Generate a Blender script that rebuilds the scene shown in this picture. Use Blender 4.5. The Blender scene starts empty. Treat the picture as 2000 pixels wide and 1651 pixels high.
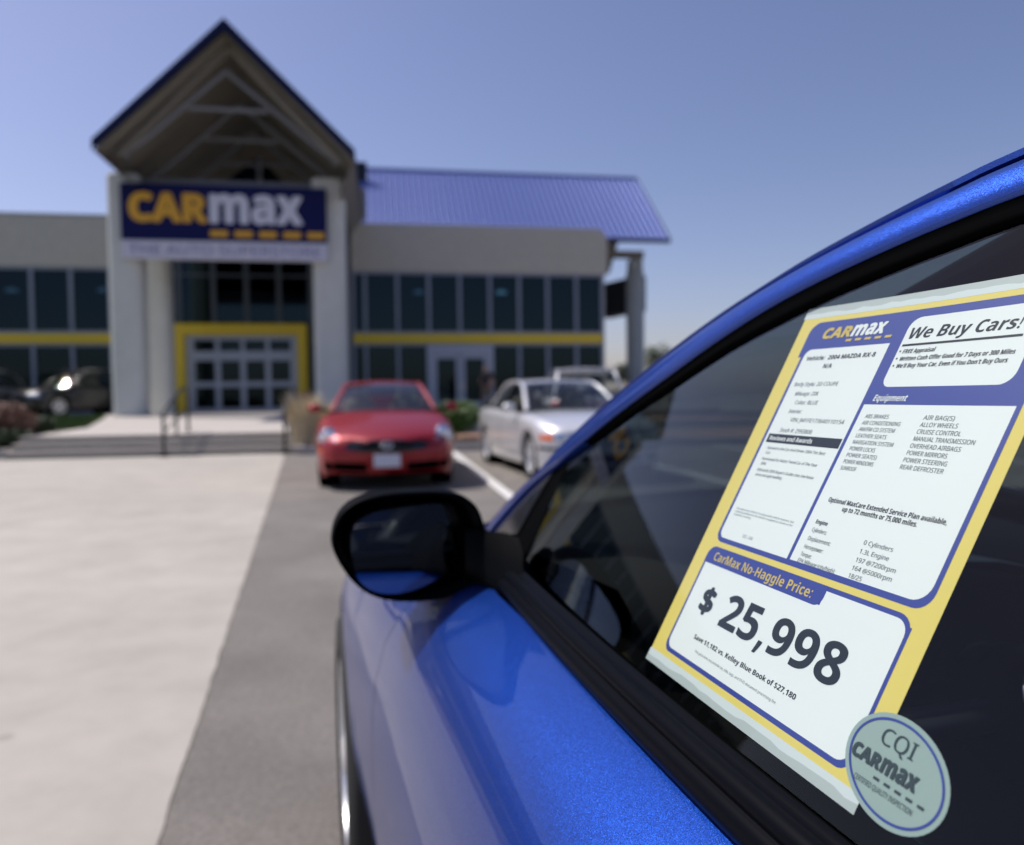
import bpy, bmesh, math, random, os
import numpy as np
from mathutils import Vector, Matrix
from mathutils.bvhtree import BVHTree
random.seed(7)
R = math.radians
scn = bpy.context.scene
COL = scn.collection

# ------------------------------------------------------------------ camera
cam_d = bpy.data.cameras.new('camera'); cam = bpy.data.objects.new('camera', cam_d); COL.objects.link(cam)
cam.rotation_mode = 'XYZ'
cam.matrix_world = (Matrix.Translation((0, 0, 1.17)) @ Matrix.Rotation(R(-9.65), 4, 'Z')
                    @ Matrix.Rotation(R(90 - 2.12), 4, 'X') @ Matrix.Rotation(R(-0.69), 4, 'Z'))
cam_d.sensor_width = 36; cam_d.lens = 27.0
MIR_YAW, MIR_PITCH = 17.0, 5.0
cam_d.clip_start = 0.02; cam_d.clip_end = 3000
cam_d.dof.use_dof = True; cam_d.dof.focus_distance = 0.415; cam_d.dof.aperture_fstop = 5.8
scn.camera = cam

# ------------------------------------------------------------------ world + sun
SUN_AZ, SUN_EL = 58.0, 54.0            # azimuth measured from +Y towards -X
w = bpy.data.worlds.new('World'); scn.world = w; w.use_nodes = True
nt = w.node_tree; nt.nodes.clear()
wo = nt.nodes.new('ShaderNodeOutputWorld'); bg = nt.nodes.new('ShaderNodeBackground')
sky = nt.nodes.new('ShaderNodeTexSky'); sky.sky_type = 'NISHITA'; sky.sun_disc = False
sky.sun_elevation = R(SUN_EL); sky.sun_rotation = R(-SUN_AZ)
sky.air_density = 1.0; sky.dust_density = 1.35; sky.ozone_density = 1.6; sky.altitude = 200
tint = nt.nodes.new('ShaderNodeMix'); tint.data_type = 'RGBA'; tint.blend_type = 'MULTIPLY'
tint.inputs[0].default_value = 1.0; tint.inputs[7].default_value = (1.045, 0.935, 1.075, 1)
nt.links.new(sky.outputs[0], tint.inputs[6]); nt.links.new(tint.outputs[2], bg.inputs[0])
bg.inputs[1].default_value = 0.110
nt.links.new(bg.outputs[0], wo.inputs[0])
sd = bpy.data.lights.new('sun', 'SUN'); sd.energy = 4.7; sd.angle = R(0.53); sd.color = (1.0, 0.955, 0.90)
sun = bpy.data.objects.new('sun', sd); COL.objects.link(sun)
sv = Vector((-math.sin(R(SUN_AZ)) * math.cos(R(SUN_EL)), math.cos(R(SUN_AZ)) * math.cos(R(SUN_EL)), math.sin(R(SUN_EL))))
sun.rotation_mode = 'QUATERNION'; sun.rotation_quaternion = sv.to_track_quat('Z', 'Y'); sun.location = sv * 60
scn.view_settings.view_transform = 'Standard'; scn.view_settings.look = 'None'
scn.view_settings.exposure = 0.0; scn.view_settings.gamma = 1.0; scn.view_settings.use_curve_mapping = False
scn.render.engine = 'CYCLES'
scn.cycles.transparent_max_bounces = 24; scn.cycles.max_bounces = 10; scn.cycles.glossy_bounces = 6
scn.cycles.use_denoising = True; scn.cycles.sample_clamp_indirect = 6.0

# ------------------------------------------------------------------ materials
MATS = {}
def _mat(name):
    m = bpy.data.materials.new(name); m.use_nodes = True
    n = m.node_tree.nodes; b = n['Principled BSDF']
    return m, n, m.node_tree.links, b
def simple(name, rgb, rough=0.5, metal=0.0, coat=0.0, spec=0.5, emit=None):
    if name in MATS: return MATS[name]
    m, n, l, b = _mat(name)
    b.inputs['Base Color'].default_value = (*rgb, 1); b.inputs['Roughness'].default_value = rough
    b.inputs['Metallic'].default_value = metal; b.inputs['Coat Weight'].default_value = coat
    b.inputs['Coat Roughness'].default_value = 0.03; b.inputs['Specular IOR Level'].default_value = spec
    if emit:
        b.inputs['Emission Color'].default_value = (*rgb, 1); b.inputs['Emission Strength'].default_value = emit
    MATS[name] = m; return m
def noisy(name, c1, c2, scale=5, detail=6, rough=0.8, bump=0.0, bscale=60, spots=None, metal=0.0, big=None, coord='Object'):
    """two colours blended by noise, optional larger blotches and fine relief"""
    m, n, l, b = _mat(name)
    tc = n.new('ShaderNodeTexCoord'); no = n.new('ShaderNodeTexNoise'); no.inputs['Scale'].default_value = scale
    no.inputs['Detail'].default_value = detail; no.inputs['Roughness'].default_value = 0.65
    l.new(tc.outputs[coord], no.inputs['Vector'])
    cr = n.new('ShaderNodeValToRGB'); cr.color_ramp.elements[0].position = 0.33; cr.color_ramp.elements[1].position = 0.67
    cr.color_ramp.elements[0].color = (*c1, 1); cr.color_ramp.elements[1].color = (*c2, 1)
    l.new(no.outputs[0], cr.inputs[0]); out = cr.outputs[0]
    if big:
        n2 = n.new('ShaderNodeTexNoise'); n2.inputs['Scale'].default_value = big[0]; n2.inputs['Detail'].default_value = 4
        l.new(tc.outputs[coord], n2.inputs['Vector'])
        mr = n.new('ShaderNodeMapRange'); mr.inputs[1].default_value = 0.35; mr.inputs[2].default_value = 0.7
        mr.inputs[3].default_value = big[1]; mr.inputs[4].default_value = big[2]; l.new(n2.outputs[0], mr.inputs[0])
        mx = n.new('ShaderNodeMix'); mx.data_type = 'RGBA'; mx.blend_type = 'MULTIPLY'; mx.inputs[0].default_value = 1
        l.new(out, mx.inputs[6]); l.new(mr.outputs[0], mx.inputs[7]); out = mx.outputs[2]
    if spots:
        vo = n.new('ShaderNodeTexVoronoi'); vo.inputs['Scale'].default_value = spots[0]; l.new(tc.outputs[coord], vo.inputs['Vector'])
        mr = n.new('ShaderNodeMapRange'); mr.inputs[1].default_value = spots[1]; mr.inputs[2].default_value = spots[1] * 1.8
        mr.inputs[3].default_value = spots[2]; mr.inputs[4].default_value = 1.0; l.new(vo.outputs[0], mr.inputs[0])
        mx = n.new('ShaderNodeMix'); mx.data_type = 'RGBA'; mx.blend_type = 'MULTIPLY'; mx.inputs[0].default_value = 1
        l.new(out, mx.inputs[6]); l.new(mr.outputs[0], mx.inputs[7]); out = mx.outputs[2]
    l.new(out, b.inputs['Base Color']); b.inputs['Roughness'].default_value = rough; b.inputs['Metallic'].default_value = metal
    if bump:
        n3 = n.new('ShaderNodeTexNoise'); n3.inputs['Scale'].default_value = bscale; n3.inputs['Detail'].default_value = 5
        l.new(tc.outputs[coord], n3.inputs['Vector'])
        bp = n.new('ShaderNodeBump'); bp.inputs['Strength'].default_value = bump; bp.inputs['Distance'].default_value = 0.01
        l.new(n3.outputs[0], bp.inputs['Height']); l.new(bp.outputs[0], b.inputs['Normal'])
    MATS[name] = m; return m
def paint(name, rgb, metal=0.5, rough=0.35, flake=None, coat=1.0):
    m, n, l, b = _mat(name)
    b.inputs['Base Color'].default_value = (*rgb, 1); b.inputs['Metallic'].default_value = metal
    b.inputs['Roughness'].default_value = rough; b.inputs['Coat Weight'].default_value = coat
    b.inputs['Coat Roughness'].default_value = 0.015; b.inputs['Coat IOR'].default_value = 1.55
    if flake:
        tc = n.new('ShaderNodeTexCoord'); vo = n.new('ShaderNodeTexVoronoi'); vo.inputs['Scale'].default_value = flake[0]
        l.new(tc.outputs['Object'], vo.inputs['Vector'])
        sub = n.new('ShaderNodeVectorMath'); sub.operation = 'SUBTRACT'; l.new(vo.outputs['Color'], sub.inputs[0]); sub.inputs[1].default_value = (0.5, 0.5, 0.5)
        sc = n.new('ShaderNodeVectorMath'); sc.operation = 'SCALE'; sc.inputs[3].default_value = flake[1]; l.new(sub.outputs[0], sc.inputs[0])
        ge = n.new('ShaderNodeNewGeometry'); ad = n.new('ShaderNodeVectorMath'); ad.operation = 'ADD'
        l.new(ge.outputs['Normal'], ad.inputs[0]); l.new(sc.outputs[0], ad.inputs[1])
        nm = n.new('ShaderNodeVectorMath'); nm.operation = 'NORMALIZE'; l.new(ad.outputs[0], nm.inputs[0]); l.new(nm.outputs[0], b.inputs['Normal'])
        sp = n.new('ShaderNodeSeparateColor'); l.new(vo.outputs['Color'], sp.inputs[0])
        mr = n.new('ShaderNodeMapRange'); mr.inputs[1].default_value = 0.0; mr.inputs[2].default_value = 1.0
        mr.inputs[3].default_value = flake[2]; mr.inputs[4].default_value = flake[3]; l.new(sp.outputs[0], mr.inputs[0])
        mx = n.new('ShaderNodeMix'); mx.data_type = 'RGBA'; mx.blend_type = 'MULTIPLY'; mx.inputs[0].default_value = 1
        mx.inputs[6].default_value = (*rgb, 1); l.new(mr.outputs[0], mx.inputs[7]); l.new(mx.outputs[2], b.inputs['Base Color'])
        ng = n.new('ShaderNodeNewGeometry'); l.new(ng.outputs['Normal'], b.inputs['Coat Normal'])
    MATS[name] = m; return m
def glass(name, tint=(0.75, 0.82, 0.8), ior=1.5, rough=0.0, refl=1.0, f0k=1.1):
    """thin pane: tinted see-through mixed with a mirror by Fresnel"""
    m = bpy.data.materials.new(name); m.use_nodes = True; n = m.node_tree.nodes; l = m.node_tree.links; n.clear()
    o = n.new('ShaderNodeOutputMaterial'); mx = n.new('ShaderNodeMixShader'); t = n.new('ShaderNodeBsdfTransparent')
    g = n.new('ShaderNodeBsdfGlossy'); g.inputs['Roughness'].default_value = rough; g.inputs['Color'].default_value = (*(refl if isinstance(refl, tuple) else (refl,) * 3), 1)
    t.inputs[0].default_value = (*tint, 1)
    lw = n.new('ShaderNodeLayerWeight'); lw.inputs[0].default_value = 0.5
    # Schlick: f0 + (1-f0)(1-cos)^5 ; facing = 1-cos at blend .5
    pw = n.new('ShaderNodeMath'); pw.operation = 'POWER'; pw.inputs[1].default_value = 4.5; l.new(lw.outputs['Facing'], pw.inputs[0])
    f0 = ((ior - 1) / (ior + 1)) ** 2 * f0k
    ma = n.new('ShaderNodeMath'); ma.operation = 'MULTIPLY_ADD'; ma.inputs[1].default_value = 1 - f0; ma.inputs[2].default_value = f0
    l.new(pw.outputs[0], ma.inputs[0]); l.new(ma.outputs[0], mx.inputs[0]); l.new(t.outputs[0], mx.inputs[1]); l.new(g.outputs[0], mx.inputs[2])
    l.new(mx.outputs[0], o.inputs[0]); MATS[name] = m; return m

M = MATS
paint('blue_paint', (0.003, 0.040, 0.27), metal=0.86, rough=0.40, flake=(4200, 0.36, 0.60, 1.55), coat=0.62)
paint('red_paint', (0.27, 0.0006, 0.007), metal=0.3, rough=0.4, coat=0.3)
paint('silver_paint', (0.68, 0.68, 0.70), metal=0.3, rough=0.33)
paint('grey_paint', (0.62, 0.62, 0.65), metal=0.3, rough=0.38)
paint('black_paint', (0.004, 0.0045, 0.006), metal=0.1, rough=0.3, coat=0.45)
paint('pewter_paint', (0.16, 0.16, 0.17), metal=0.6, rough=0.35)
simple('black_plastic', (0.0012, 0.0015, 0.002), 0.55, spec=0.04)
simple('trim_rubber', (0.0018, 0.0022, 0.0040), 0.42, spec=0.045)
simple('gloss_black', (0.010, 0.011, 0.014), 0.12)
simple('seal_rubber', (0.0008, 0.0010, 0.0012), 0.8, spec=0.02)
simple('dark_void', (0.003, 0.003, 0.003), 0.95, spec=0.0)
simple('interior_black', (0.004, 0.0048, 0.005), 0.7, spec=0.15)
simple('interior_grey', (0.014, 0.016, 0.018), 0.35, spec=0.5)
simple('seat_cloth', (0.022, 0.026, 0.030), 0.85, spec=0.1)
simple('tan_seat', (0.20, 0.18, 0.13), 0.8)
simple('chrome', (0.86, 0.87, 0.88), 0.06, metal=1.0)
simple('rim_alloy', (0.80, 0.81, 0.83), 0.30, metal=0.65)
simple('mirror_silver', (0.80, 0.83, 0.86), 0.0, metal=1.0)
simple('tyre_rubber', (0.012, 0.012, 0.012), 0.75)
simple('lamp_bowl', (0.55, 0.58, 0.62), 0.12, metal=1.0)
simple('orange_lens', (0.85, 0.16, 0.01), 0.2)
simple('red_lens', (0.42, 0.02, 0.015), 0.15)
simple('plate_white', (0.62, 0.64, 0.72), 0.5)
glass('window_glass', (0.77, 0.805, 0.79), 1.52, f0k=0.5)
glass('clear_glass', (0.22, 0.28, 0.29), 1.52)
glass('lens_glass', (0.93, 0.95, 0.96), 1.5)
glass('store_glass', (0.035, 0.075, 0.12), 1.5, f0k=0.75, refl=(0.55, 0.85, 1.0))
simple('paper_yellow', (0.80, 0.64, 0.15), 0.6)
simple('paper_white', (0.84, 0.87, 0.86), 0.55)
simple('tape_grey', (0.48, 0.53, 0.52), 0.5)
simple('tape_white', (0.68, 0.74, 0.74), 0.4)
simple('print_blue', (0.028, 0.052, 0.31), 0.5)
simple('print_black', (0.014, 0.02, 0.03), 0.35)
simple('print_grey', (0.10, 0.13, 0.14), 0.5)
simple('print_pale', (0.30, 0.35, 0.36), 0.5)
simple('print_gold', (0.64, 0.47, 0.11), 0.5)
simple('decal_ground', (0.33, 0.43, 0.40), 0.3)
simple('decal_grey', (0.035, 0.055, 0.06), 0.4)
noisy('asphalt', (0.150, 0.134, 0.118), (0.258, 0.234, 0.210), scale=70, rough=0.9, bump=0.6, bscale=300, big=(1.3, 0.80, 1.12), spots=(1.3, 0.06, 0.72))
noisy('concrete', (0.375, 0.345, 0.300), (0.455, 0.420, 0.366), scale=2.2, rough=0.88, bump=0.2, bscale=160, big=(0.5, 0.90, 1.04), spots=(2.6, 0.05, 0.74))
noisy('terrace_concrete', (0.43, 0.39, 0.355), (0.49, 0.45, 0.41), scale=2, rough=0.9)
noisy('shaded_riser_concrete', (0.24, 0.235, 0.21), (0.30, 0.29, 0.26), scale=3, rough=0.9)  # darker than the treads: the risers' shade is put into this colour
noisy('line_paint', (0.62, 0.60, 0.57), (0.72, 0.70, 0.67), scale=20, rough=0.8)
noisy('wall_block', (0.47, 0.455, 0.39), (0.52, 0.50, 0.43), scale=3, rough=0.85, bump=0.2, bscale=30)
noisy('pillar_render', (0.61, 0.62, 0.575), (0.66, 0.67, 0.62), scale=2, rough=0.8)
noisy('column_paint', (0.33, 0.36, 0.355), (0.37, 0.40, 0.395), scale=2, rough=0.7)
simple('mullion', (0.27, 0.31, 0.38), 0.45)
simple('mullion_dark', (0.07, 0.088, 0.105), 0.5)
simple('door_aluminium', (0.36, 0.40, 0.48), 0.4, metal=0.2)
simple('yellow_paint', (0.72, 0.52, 0.02), 0.45)
paint('roof_metal', (0.13, 0.18, 0.45), metal=0.3, rough=0.33, coat=0.3)
simple('fascia_navy', (0.006, 0.011, 0.05), 0.6, spec=0.2)
noisy('soffit_tan', (0.195, 0.185, 0.155), (0.235, 0.22, 0.185), scale=2, rough=0.85)
simple('truss_paint', (0.19, 0.20, 0.22), 0.5)
simple('sign_navy', (0.004, 0.007, 0.075), 0.6, spec=0.2)
simple('sign_gold', (0.72, 0.38, 0.02), 0.4)
simple('sign_white', (0.66, 0.68, 0.78), 0.4)
simple('sign_strip', (0.62, 0.62, 0.72), 0.5)
simple('sign_purple', (0.17, 0.15, 0.36), 0.4)
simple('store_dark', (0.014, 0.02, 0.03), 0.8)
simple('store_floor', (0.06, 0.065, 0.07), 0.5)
simple('lamp_glow', (1.0, 0.62, 0.40), 0.5, emit=26)
simple('lamp_glow_dim', (1.0, 0.52, 0.38), 0.5, emit=12)
noisy('soil_bed', (0.22, 0.12, 0.08), (0.33, 0.20, 0.14), scale=8, rough=0.95)
noisy('leaf_green', (0.05, 0.10, 0.012), (0.11, 0.19, 0.028), scale=6, rough=0.6)
noisy('leaf_dark', (0.015, 0.035, 0.008), (0.04, 0.07, 0.015), scale=6, rough=0.6)
noisy('leaf_red', (0.11, 0.045, 0.03), (0.20, 0.10, 0.06), scale=6, rough=0.7)
noisy('grass_green', (0.05, 0.09, 0.015), (0.09, 0.14, 0.03), scale=6, rough=0.8)
noisy('grass_straw', (0.50, 0.42, 0.27), (0.68, 0.58, 0.40), scale=9, rough=0.8)
noisy('bark', (0.08, 0.06, 0.045), (0.14, 0.11, 0.08), scale=8, rough=0.9)
simple('skin', (0.32, 0.19, 0.13), 0.6)
simple('hair', (0.02, 0.015, 0.01), 0.6)
simple('dark_cloth', (0.02, 0.02, 0.028), 0.85)
simple('tan_cloth', (0.16, 0.13, 0.09), 0.85)
simple('rail_black', (0.015, 0.016, 0.02), 0.35)

# ------------------------------------------------------------------ helpers
def tag(o, label=None, category=None, group=None, kind=None):
    if label: o['label'] = label
    if category: o['category'] = category
    if group: o['group'] = group
    if kind: o['kind'] = kind
    return o
def empty(name, loc=(0, 0, 0), rz=0.0):
    o = bpy.data.objects.new(name, None); COL.objects.link(o); o.location = loc; o.rotation_euler = (0, 0, rz); o.empty_display_size = 0.1
    return o
def add(name, verts, faces, mat, parent=None, smooth=False, bevel=0.0, solid=0.0, subs=0, auto=None):
    me = bpy.data.meshes.new(name); me.from_pydata([tuple(map(float, v)) for v in verts], [], faces); me.validate()
    mats = mat if isinstance(mat, (list, tuple)) else [mat]
    for m in mats: me.materials.append(M[m] if isinstance(m, str) else m)
    if smooth: me.polygons.foreach_set('use_smooth', [True] * len(me.polygons))
    o = bpy.data.objects.new(name, me); COL.objects.link(o)
    if parent is not None: o.parent = parent
    if auto is not None:
        bm = bmesh.new(); bm.from_mesh(me); bmesh.ops.remove_doubles(bm, verts=bm.verts, dist=1e-5)
        for e in bm.edges:
            if len(e.link_faces) == 2 and e.calc_face_angle(0) > R(auto): e.smooth = False
        bm.to_mesh(me); bm.free()
    if bevel:
        b = o.modifiers.new('b', 'BEVEL'); b.width = bevel; b.segments = 2; b.limit_method = 'ANGLE'; b.angle_limit = R(35)
    if subs:
        s = o.modifiers.new('s', 'SUBSURF'); s.levels = subs; s.render_levels = subs
    if solid:
        s = o.modifiers.new('t', 'SOLIDIFY'); s.thickness = solid; s.offset = -1
    return o
class MB:
    def __init__(s): s.v = []; s.f = []
    def raw(s, v, f):
        k = len(s.v); s.v += [tuple(p) for p in v]; s.f += [tuple(i + k for i in q) for q in f]; return s
    def box(s, x0, x1, y0, y1, z0, z1):
        v = [(x, y, z) for z in (z0, z1) for y in (y0, y1) for x in (x0, x1)]
        return s.raw(v, [(0, 2, 3, 1), (4, 5, 7, 6), (0, 1, 5, 4), (2, 6, 7, 3), (0, 4, 6, 2), (1, 3, 7, 5)])
    def bar(s, a, b, r, n=8, r2=None):
        a = Vector(a); b = Vector(b); d = (b - a).normalized(); u = d.orthogonal().normalized(); w_ = d.cross(u); r2 = r if r2 is None else r2
        v = []
        for p, rr in ((a, r), (b, r2)):
            for i in range(n):
                t = 2 * math.pi * i / n; v.append(tuple(p + (u * math.cos(t) + w_ * math.sin(t)) * rr))
        f = [(i, (i + 1) % n, n + (i + 1) % n, n + i) for i in range(n)] + [tuple(range(n - 1, -1, -1)), tuple(range(n, 2 * n))]
        return s.raw(v, f)
    def tube(s, pts, r, n=8, closed=False):
        pts = [Vector(p) for p in pts]; N = len(pts); v = []; up = None
        for i, p in enumerate(pts):
            if closed: d = (pts[(i + 1) % N] - pts[i - 1]).normalized()
            else: d = (pts[min(i + 1, N - 1)] - pts[max(i - 1, 0)]).normalized()
            if up is None: up = d.orthogonal().normalized()
            u = (up - d * up.dot(d)).normalized(); up = u; w_ = d.cross(u)
            rr = r[i] if isinstance(r, (list, tuple)) else r
            for k in range(n):
                t = 2 * math.pi * k / n; v.append(tuple(p + (u * math.cos(t) + w_ * math.sin(t)) * rr))
        f = []
        for i in range(N if closed else N - 1):
            j = (i + 1) % N
            for k in range(n): f.append((i * n + k, i * n + (k + 1) % n, j * n + (k + 1) % n, j * n + k))
        if not closed: f += [tuple(range(n - 1, -1, -1)), tuple(range((N - 1) * n, N * n))]
        return s.raw(v, f)
    def prism(s, poly, y0, y1, axis='y'):
        n = len(poly); mk = (lambda p, t: (p[0], t, p[1])) if axis == 'y' else ((lambda p, t: (t, p[0], p[1])) if axis == 'x' else (lambda p, t: (p[0], p[1], t)))
        v = [mk(p, y0) for p in poly] + [mk(p, y1) for p in poly]
        f = [(i, (i + 1) % n, n + (i + 1) % n, n + i) for i in range(n)] + [tuple(range(n - 1, -1, -1)), tuple(range(n, 2 * n))]
        return s.raw(v, f)
    def lathe(s, prof, c=(0, 0, 0), axis='x', n=40):
        """prof = [(a, r)]: a along the axis, r radius"""
        k = len(prof); v = []
        for i in range(n):
            t = 2 * math.pi * i / n
            for a, r in prof:
                p = {'x': (a, r * math.cos(t), r * math.sin(t)), 'y': (r * math.cos(t), a, r * math.sin(t)), 'z': (r * math.cos(t), r * math.sin(t), a)}[axis]
                v.append((p[0] + c[0], p[1] + c[1], p[2] + c[2]))
        f = [(i * k + j, i * k + j + 1, ((i + 1) % n) * k + j + 1, ((i + 1) % n) * k + j) for i in range(n) for j in range(k - 1)]
        return s.raw(v, f)
    def grid(s, rows):
        m_ = len(rows[0]); v = [p for r in rows for p in r]
        f = [(i * m_ + j, i * m_ + j + 1, (i + 1) * m_ + j + 1, (i + 1) * m_ + j) for i in range(len(rows) - 1) for j in range(m_ - 1)]
        return s.raw(v, f)
    def build(s, name, mat, parent=None, **k): return add(name, s.v, s.f, mat, parent, **k)
def grid_obj(name, rows, mat, parent=None, smooth=True, **k): return MB().grid(rows).build(name, mat, parent, smooth=smooth, **k)
def recalc(o, flip=False):
    bm = bmesh.new(); bm.from_mesh(o.data); bmesh.ops.recalc_face_normals(bm, faces=bm.faces)
    if flip: bmesh.ops.reverse_faces(bm, faces=bm.faces)
    bm.to_mesh(o.data); bm.free(); return o

class Curve1:
    """monotone-safe smooth interpolation through a table (x ascending)"""
    def __init__(s, tab):
        tab = sorted(tab); s.x = np.array([t[0] for t in tab], float); s.y = np.array([t[1] for t in tab], float)
        h = np.diff(s.x); d = np.diff(s.y) / h; m = np.zeros(len(s.x)); m[0] = d[0]; m[-1] = d[-1]
        for i in range(1, len(m) - 1):
            m[i] = 0 if d[i - 1] * d[i] <= 0 else 2 * d[i - 1] * d[i] / (d[i - 1] + d[i])
        s.m = m
    def __call__(s, x):
        x = min(max(x, s.x[0]), s.x[-1]); i = int(min(max(np.searchsorted(s.x, x) - 1, 0), len(s.x) - 2))
        h = s.x[i + 1] - s.x[i]; t = (x - s.x[i]) / h
        return float((2*t**3 - 3*t**2 + 1) * s.y[i] + (t**3 - 2*t**2 + t) * h * s.m[i] + (-2*t**3 + 3*t**2) * s.y[i + 1] + (t**3 - t**2) * h * s.m[i + 1])
def catmull(P, k=4):
    P = [Vector(p) for p in P]; out = []
    for i in range(len(P) - 1):
        a, b, c, d = P[max(i - 1, 0)], P[i], P[i + 1], P[min(i + 2, len(P) - 1)]
        for j in range(k):
            t = j / k; out.append(0.5 * ((2 * b) + (c - a) * t + (2*a - 5*b + 4*c - d) * t*t + (3*b - a - 3*c + d) * t**3))
    out.append(P[-1]); return out
def lerp(a, b, t): return a + (b - a) * t

# text: glyph outlines become real mesh faces
FONT_DIR = os.path.join(bpy.utils.resource_path('LOCAL'), 'datafiles', 'fonts')
def _font(fn):
    try: return bpy.data.fonts.load(os.path.join(FONT_DIR, fn))
    except Exception: return None
FONTS = {'math': _font('NotoSansMath-Regular.woff2')}
def boldsans(t):
    """the bold upright sans letters and figures of the mathematical alphabet; other signs stay as they are"""
    o = ''
    for c in t:
        if 'A' <= c <= 'Z': o += chr(0x1D5D4 + ord(c) - 65)
        elif 'a' <= c <= 'z': o += chr(0x1D5EE + ord(c) - 97)
        elif '0' <= c <= '9': o += chr(0x1D7EC + ord(c) - 48)
        else: o += c
    return o
def text_geo(body, style='regular', res=3):
    """returns verts (x, y) and faces of the string at size 1, baseline at y = 0, left edge at x = 0"""
    c = bpy.data.curves.new('t', 'FONT'); c.size = 1.0; c.resolution_u = res; c.dimensions = '2D'; c.fill_mode = 'BOTH'
    if FONTS['math']:
        c.font = FONTS['math']; c.body = boldsans(body) if style == 'bold' else body
    else: c.body = body
    o = bpy.data.objects.new('t', c); COL.objects.link(o); dg = bpy.context.evaluated_depsgraph_get(); dg.update()
    me = bpy.data.meshes.new_from_object(o.evaluated_get(dg))
    v = [(p.co.x, p.co.y) for p in me.vertices]; f = [tuple(q.vertices) for q in me.polygons]
    bpy.data.objects.remove(o); bpy.data.curves.remove(c); bpy.data.meshes.remove(me)
    if v:
        x0 = min(p[0] for p in v); v = [(p[0] - x0, p[1]) for p in v]
    return v, f
CAPH = {}
def cap_height(style, ref):
    k = (style, ref)
    if k not in CAPH: CAPH[k] = max(p[1] for p in text_geo(ref, style)[0])
    return CAPH[k]
def put_text(mb, body, x, y, width, cap, T, bold=0.0, style=None, shear=0.0, capref='H', fit='cap', res=3, fat=0.0):
    """append the string to mb: left/baseline at (x, y), total width, capital height; T maps (x, y, lift) to a 3D point.
    fat > 0 thickens the strokes by that share of the capital height (copies a few microns apart)"""
    style = style or ('bold' if bold > 0 else 'regular')
    v, f = text_geo(body, style, res)
    if not v: return
    W_ = max(p[0] for p in v)
    if fit == 'all': lo = min(p[1] for p in v); hi = max(p[1] for p in v)
    else: lo, hi = 0.0, cap_height(style, capref)
    d = fat * cap; sx = (width - 2 * d) / W_; sy = (cap - 2 * d) / (hi - lo)
    offs = [(0, 0)] if fat <= 0 else [(d * math.cos(a), d * math.sin(a)) for a in np.linspace(0, 2 * math.pi, 8, endpoint=False)]
    for k, (ox, oy) in enumerate(offs):
        mb.raw([T(x + d + ox + p[0] * sx + shear * (p[1] - lo) * sy, y + d + oy + (p[1] - lo) * sy, k) for p in v], f)
# ------------------------------------------------------------------ ground
EX = lambda y: -0.40 - 0.0955 * y            # edge between concrete walk and asphalt
ground = MB().raw([(-900, -900, -0.004), (900, -900, -0.004), (900, 1200, -0.004), (-900, 1200, -0.004)], [(0, 1, 2, 3)]).build('ground', 'asphalt')
tag(ground, kind='structure')
walk = MB()
_rnd = random.Random(3); _ye = [-14 + 30.5 * (k / 700) for k in range(701)]; _j = 0; _ev = []
for k, y in enumerate(_ye):
    _j = _j * .5 + _rnd.uniform(-.0035, .0035); _ev.append((EX(y) + _j, y, 0.0))
walk.raw([(-9.0, y, 0.0) for y in _ye] + _ev, [(k, 701 + k, 702 + k, k + 1) for k in range(700)])
walk = tag(walk.build('concrete_walk', 'concrete'), kind='structure')
# entrance steps and terrace (slopes gently up to the doors)
tl = empty('entrance_steps', (-4.6, 16.5, 0)); tag(tl, 'low concrete entrance steps between two black handrails', 'steps')
def L_(p, o): return (p[0] - o.location.x, p[1] - o.location.y, p[2] - o.location.z)
sx0, sx1 = -7.35, -1.75
for k in range(3):
    y0 = 16.55 + 0.36 * k; z1 = 0.135 * (k + 1)
    mb = MB().box(sx0 + 4.6, sx1 + 4.6, y0 - 16.5, 17.7 - 16.5 - 0.002 * k, z1 - 0.135, z1 - 0.02)
    mb.build('riser', 'shaded_riser_concrete', tl)
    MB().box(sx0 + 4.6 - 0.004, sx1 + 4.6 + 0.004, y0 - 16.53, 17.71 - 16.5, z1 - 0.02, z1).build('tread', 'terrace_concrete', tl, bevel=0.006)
ter = MB()
ZT = lambda y: 0.405 + (min(y, 29.0) - 17.7) * (0.555 - 0.405) / 11.3
for (x0, x1, x2, x3, ya, yb) in ((-7.35, -1.75, -1.75, -7.35, 17.7, 21.0), (-7.35, -0.9, -0.4, -9.5, 21.0, 29.0), (-34, 13.4, 13.4, -34, 29.0, 36.0)):
    ter.raw([(x0, ya, 0), (x1, ya, 0), (x2, yb, 0), (x3, yb, 0), (x0, ya, ZT(ya)), (x1, ya, ZT(ya)), (x2, yb, ZT(yb)), (x3, yb, ZT(yb))],
            [(4, 5, 6, 7), (0, 1, 5, 4), (1, 2, 6, 5), (3, 0, 4, 7), (2, 3, 7, 6)])
tag(ter.build('entrance_terrace', 'terrace_concrete'), kind='structure')
# planting beds with kerbs
def bed(x0, x1, y0, y1, z, soil='soil_bed', rise=0.12):
    mb = MB(); n = 10; rows = []
    for j in range(n + 1):
        v = j / n; row = []
        for i in range(n + 1):
            u = i / n; h = rise * math.sin(math.pi * min(max(v, 0.001), 0.999)) * math.sin(math.pi * min(max(u, .001), .999)) ** 0.4
            row.append((lerp(x0, x1, u), lerp(y0, y1, v), z + h + random.uniform(-.012, .012)))
        rows.append(row)
    o = mb.grid(rows).build('planting_bed', soil, smooth=True); tag(o, kind='structure')
    k = MB().box(x0 - .15, x1 + .15, y0 - .15, y0, 0, z + .02).box(x0 - .15, x0, y0, y1, 0, z + .02).box(x1, x1 + .15, y0, y1, 0, z + .02)
    tag(k.build('kerb', 'terrace_concrete', bevel=.01), kind='structure')
bed(-16.0, -7.55, 17.0, 20.0, 0.16, rise=0.30)
bed(-1.6, 12.0, 16.2, 19.4, 0.14)
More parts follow.
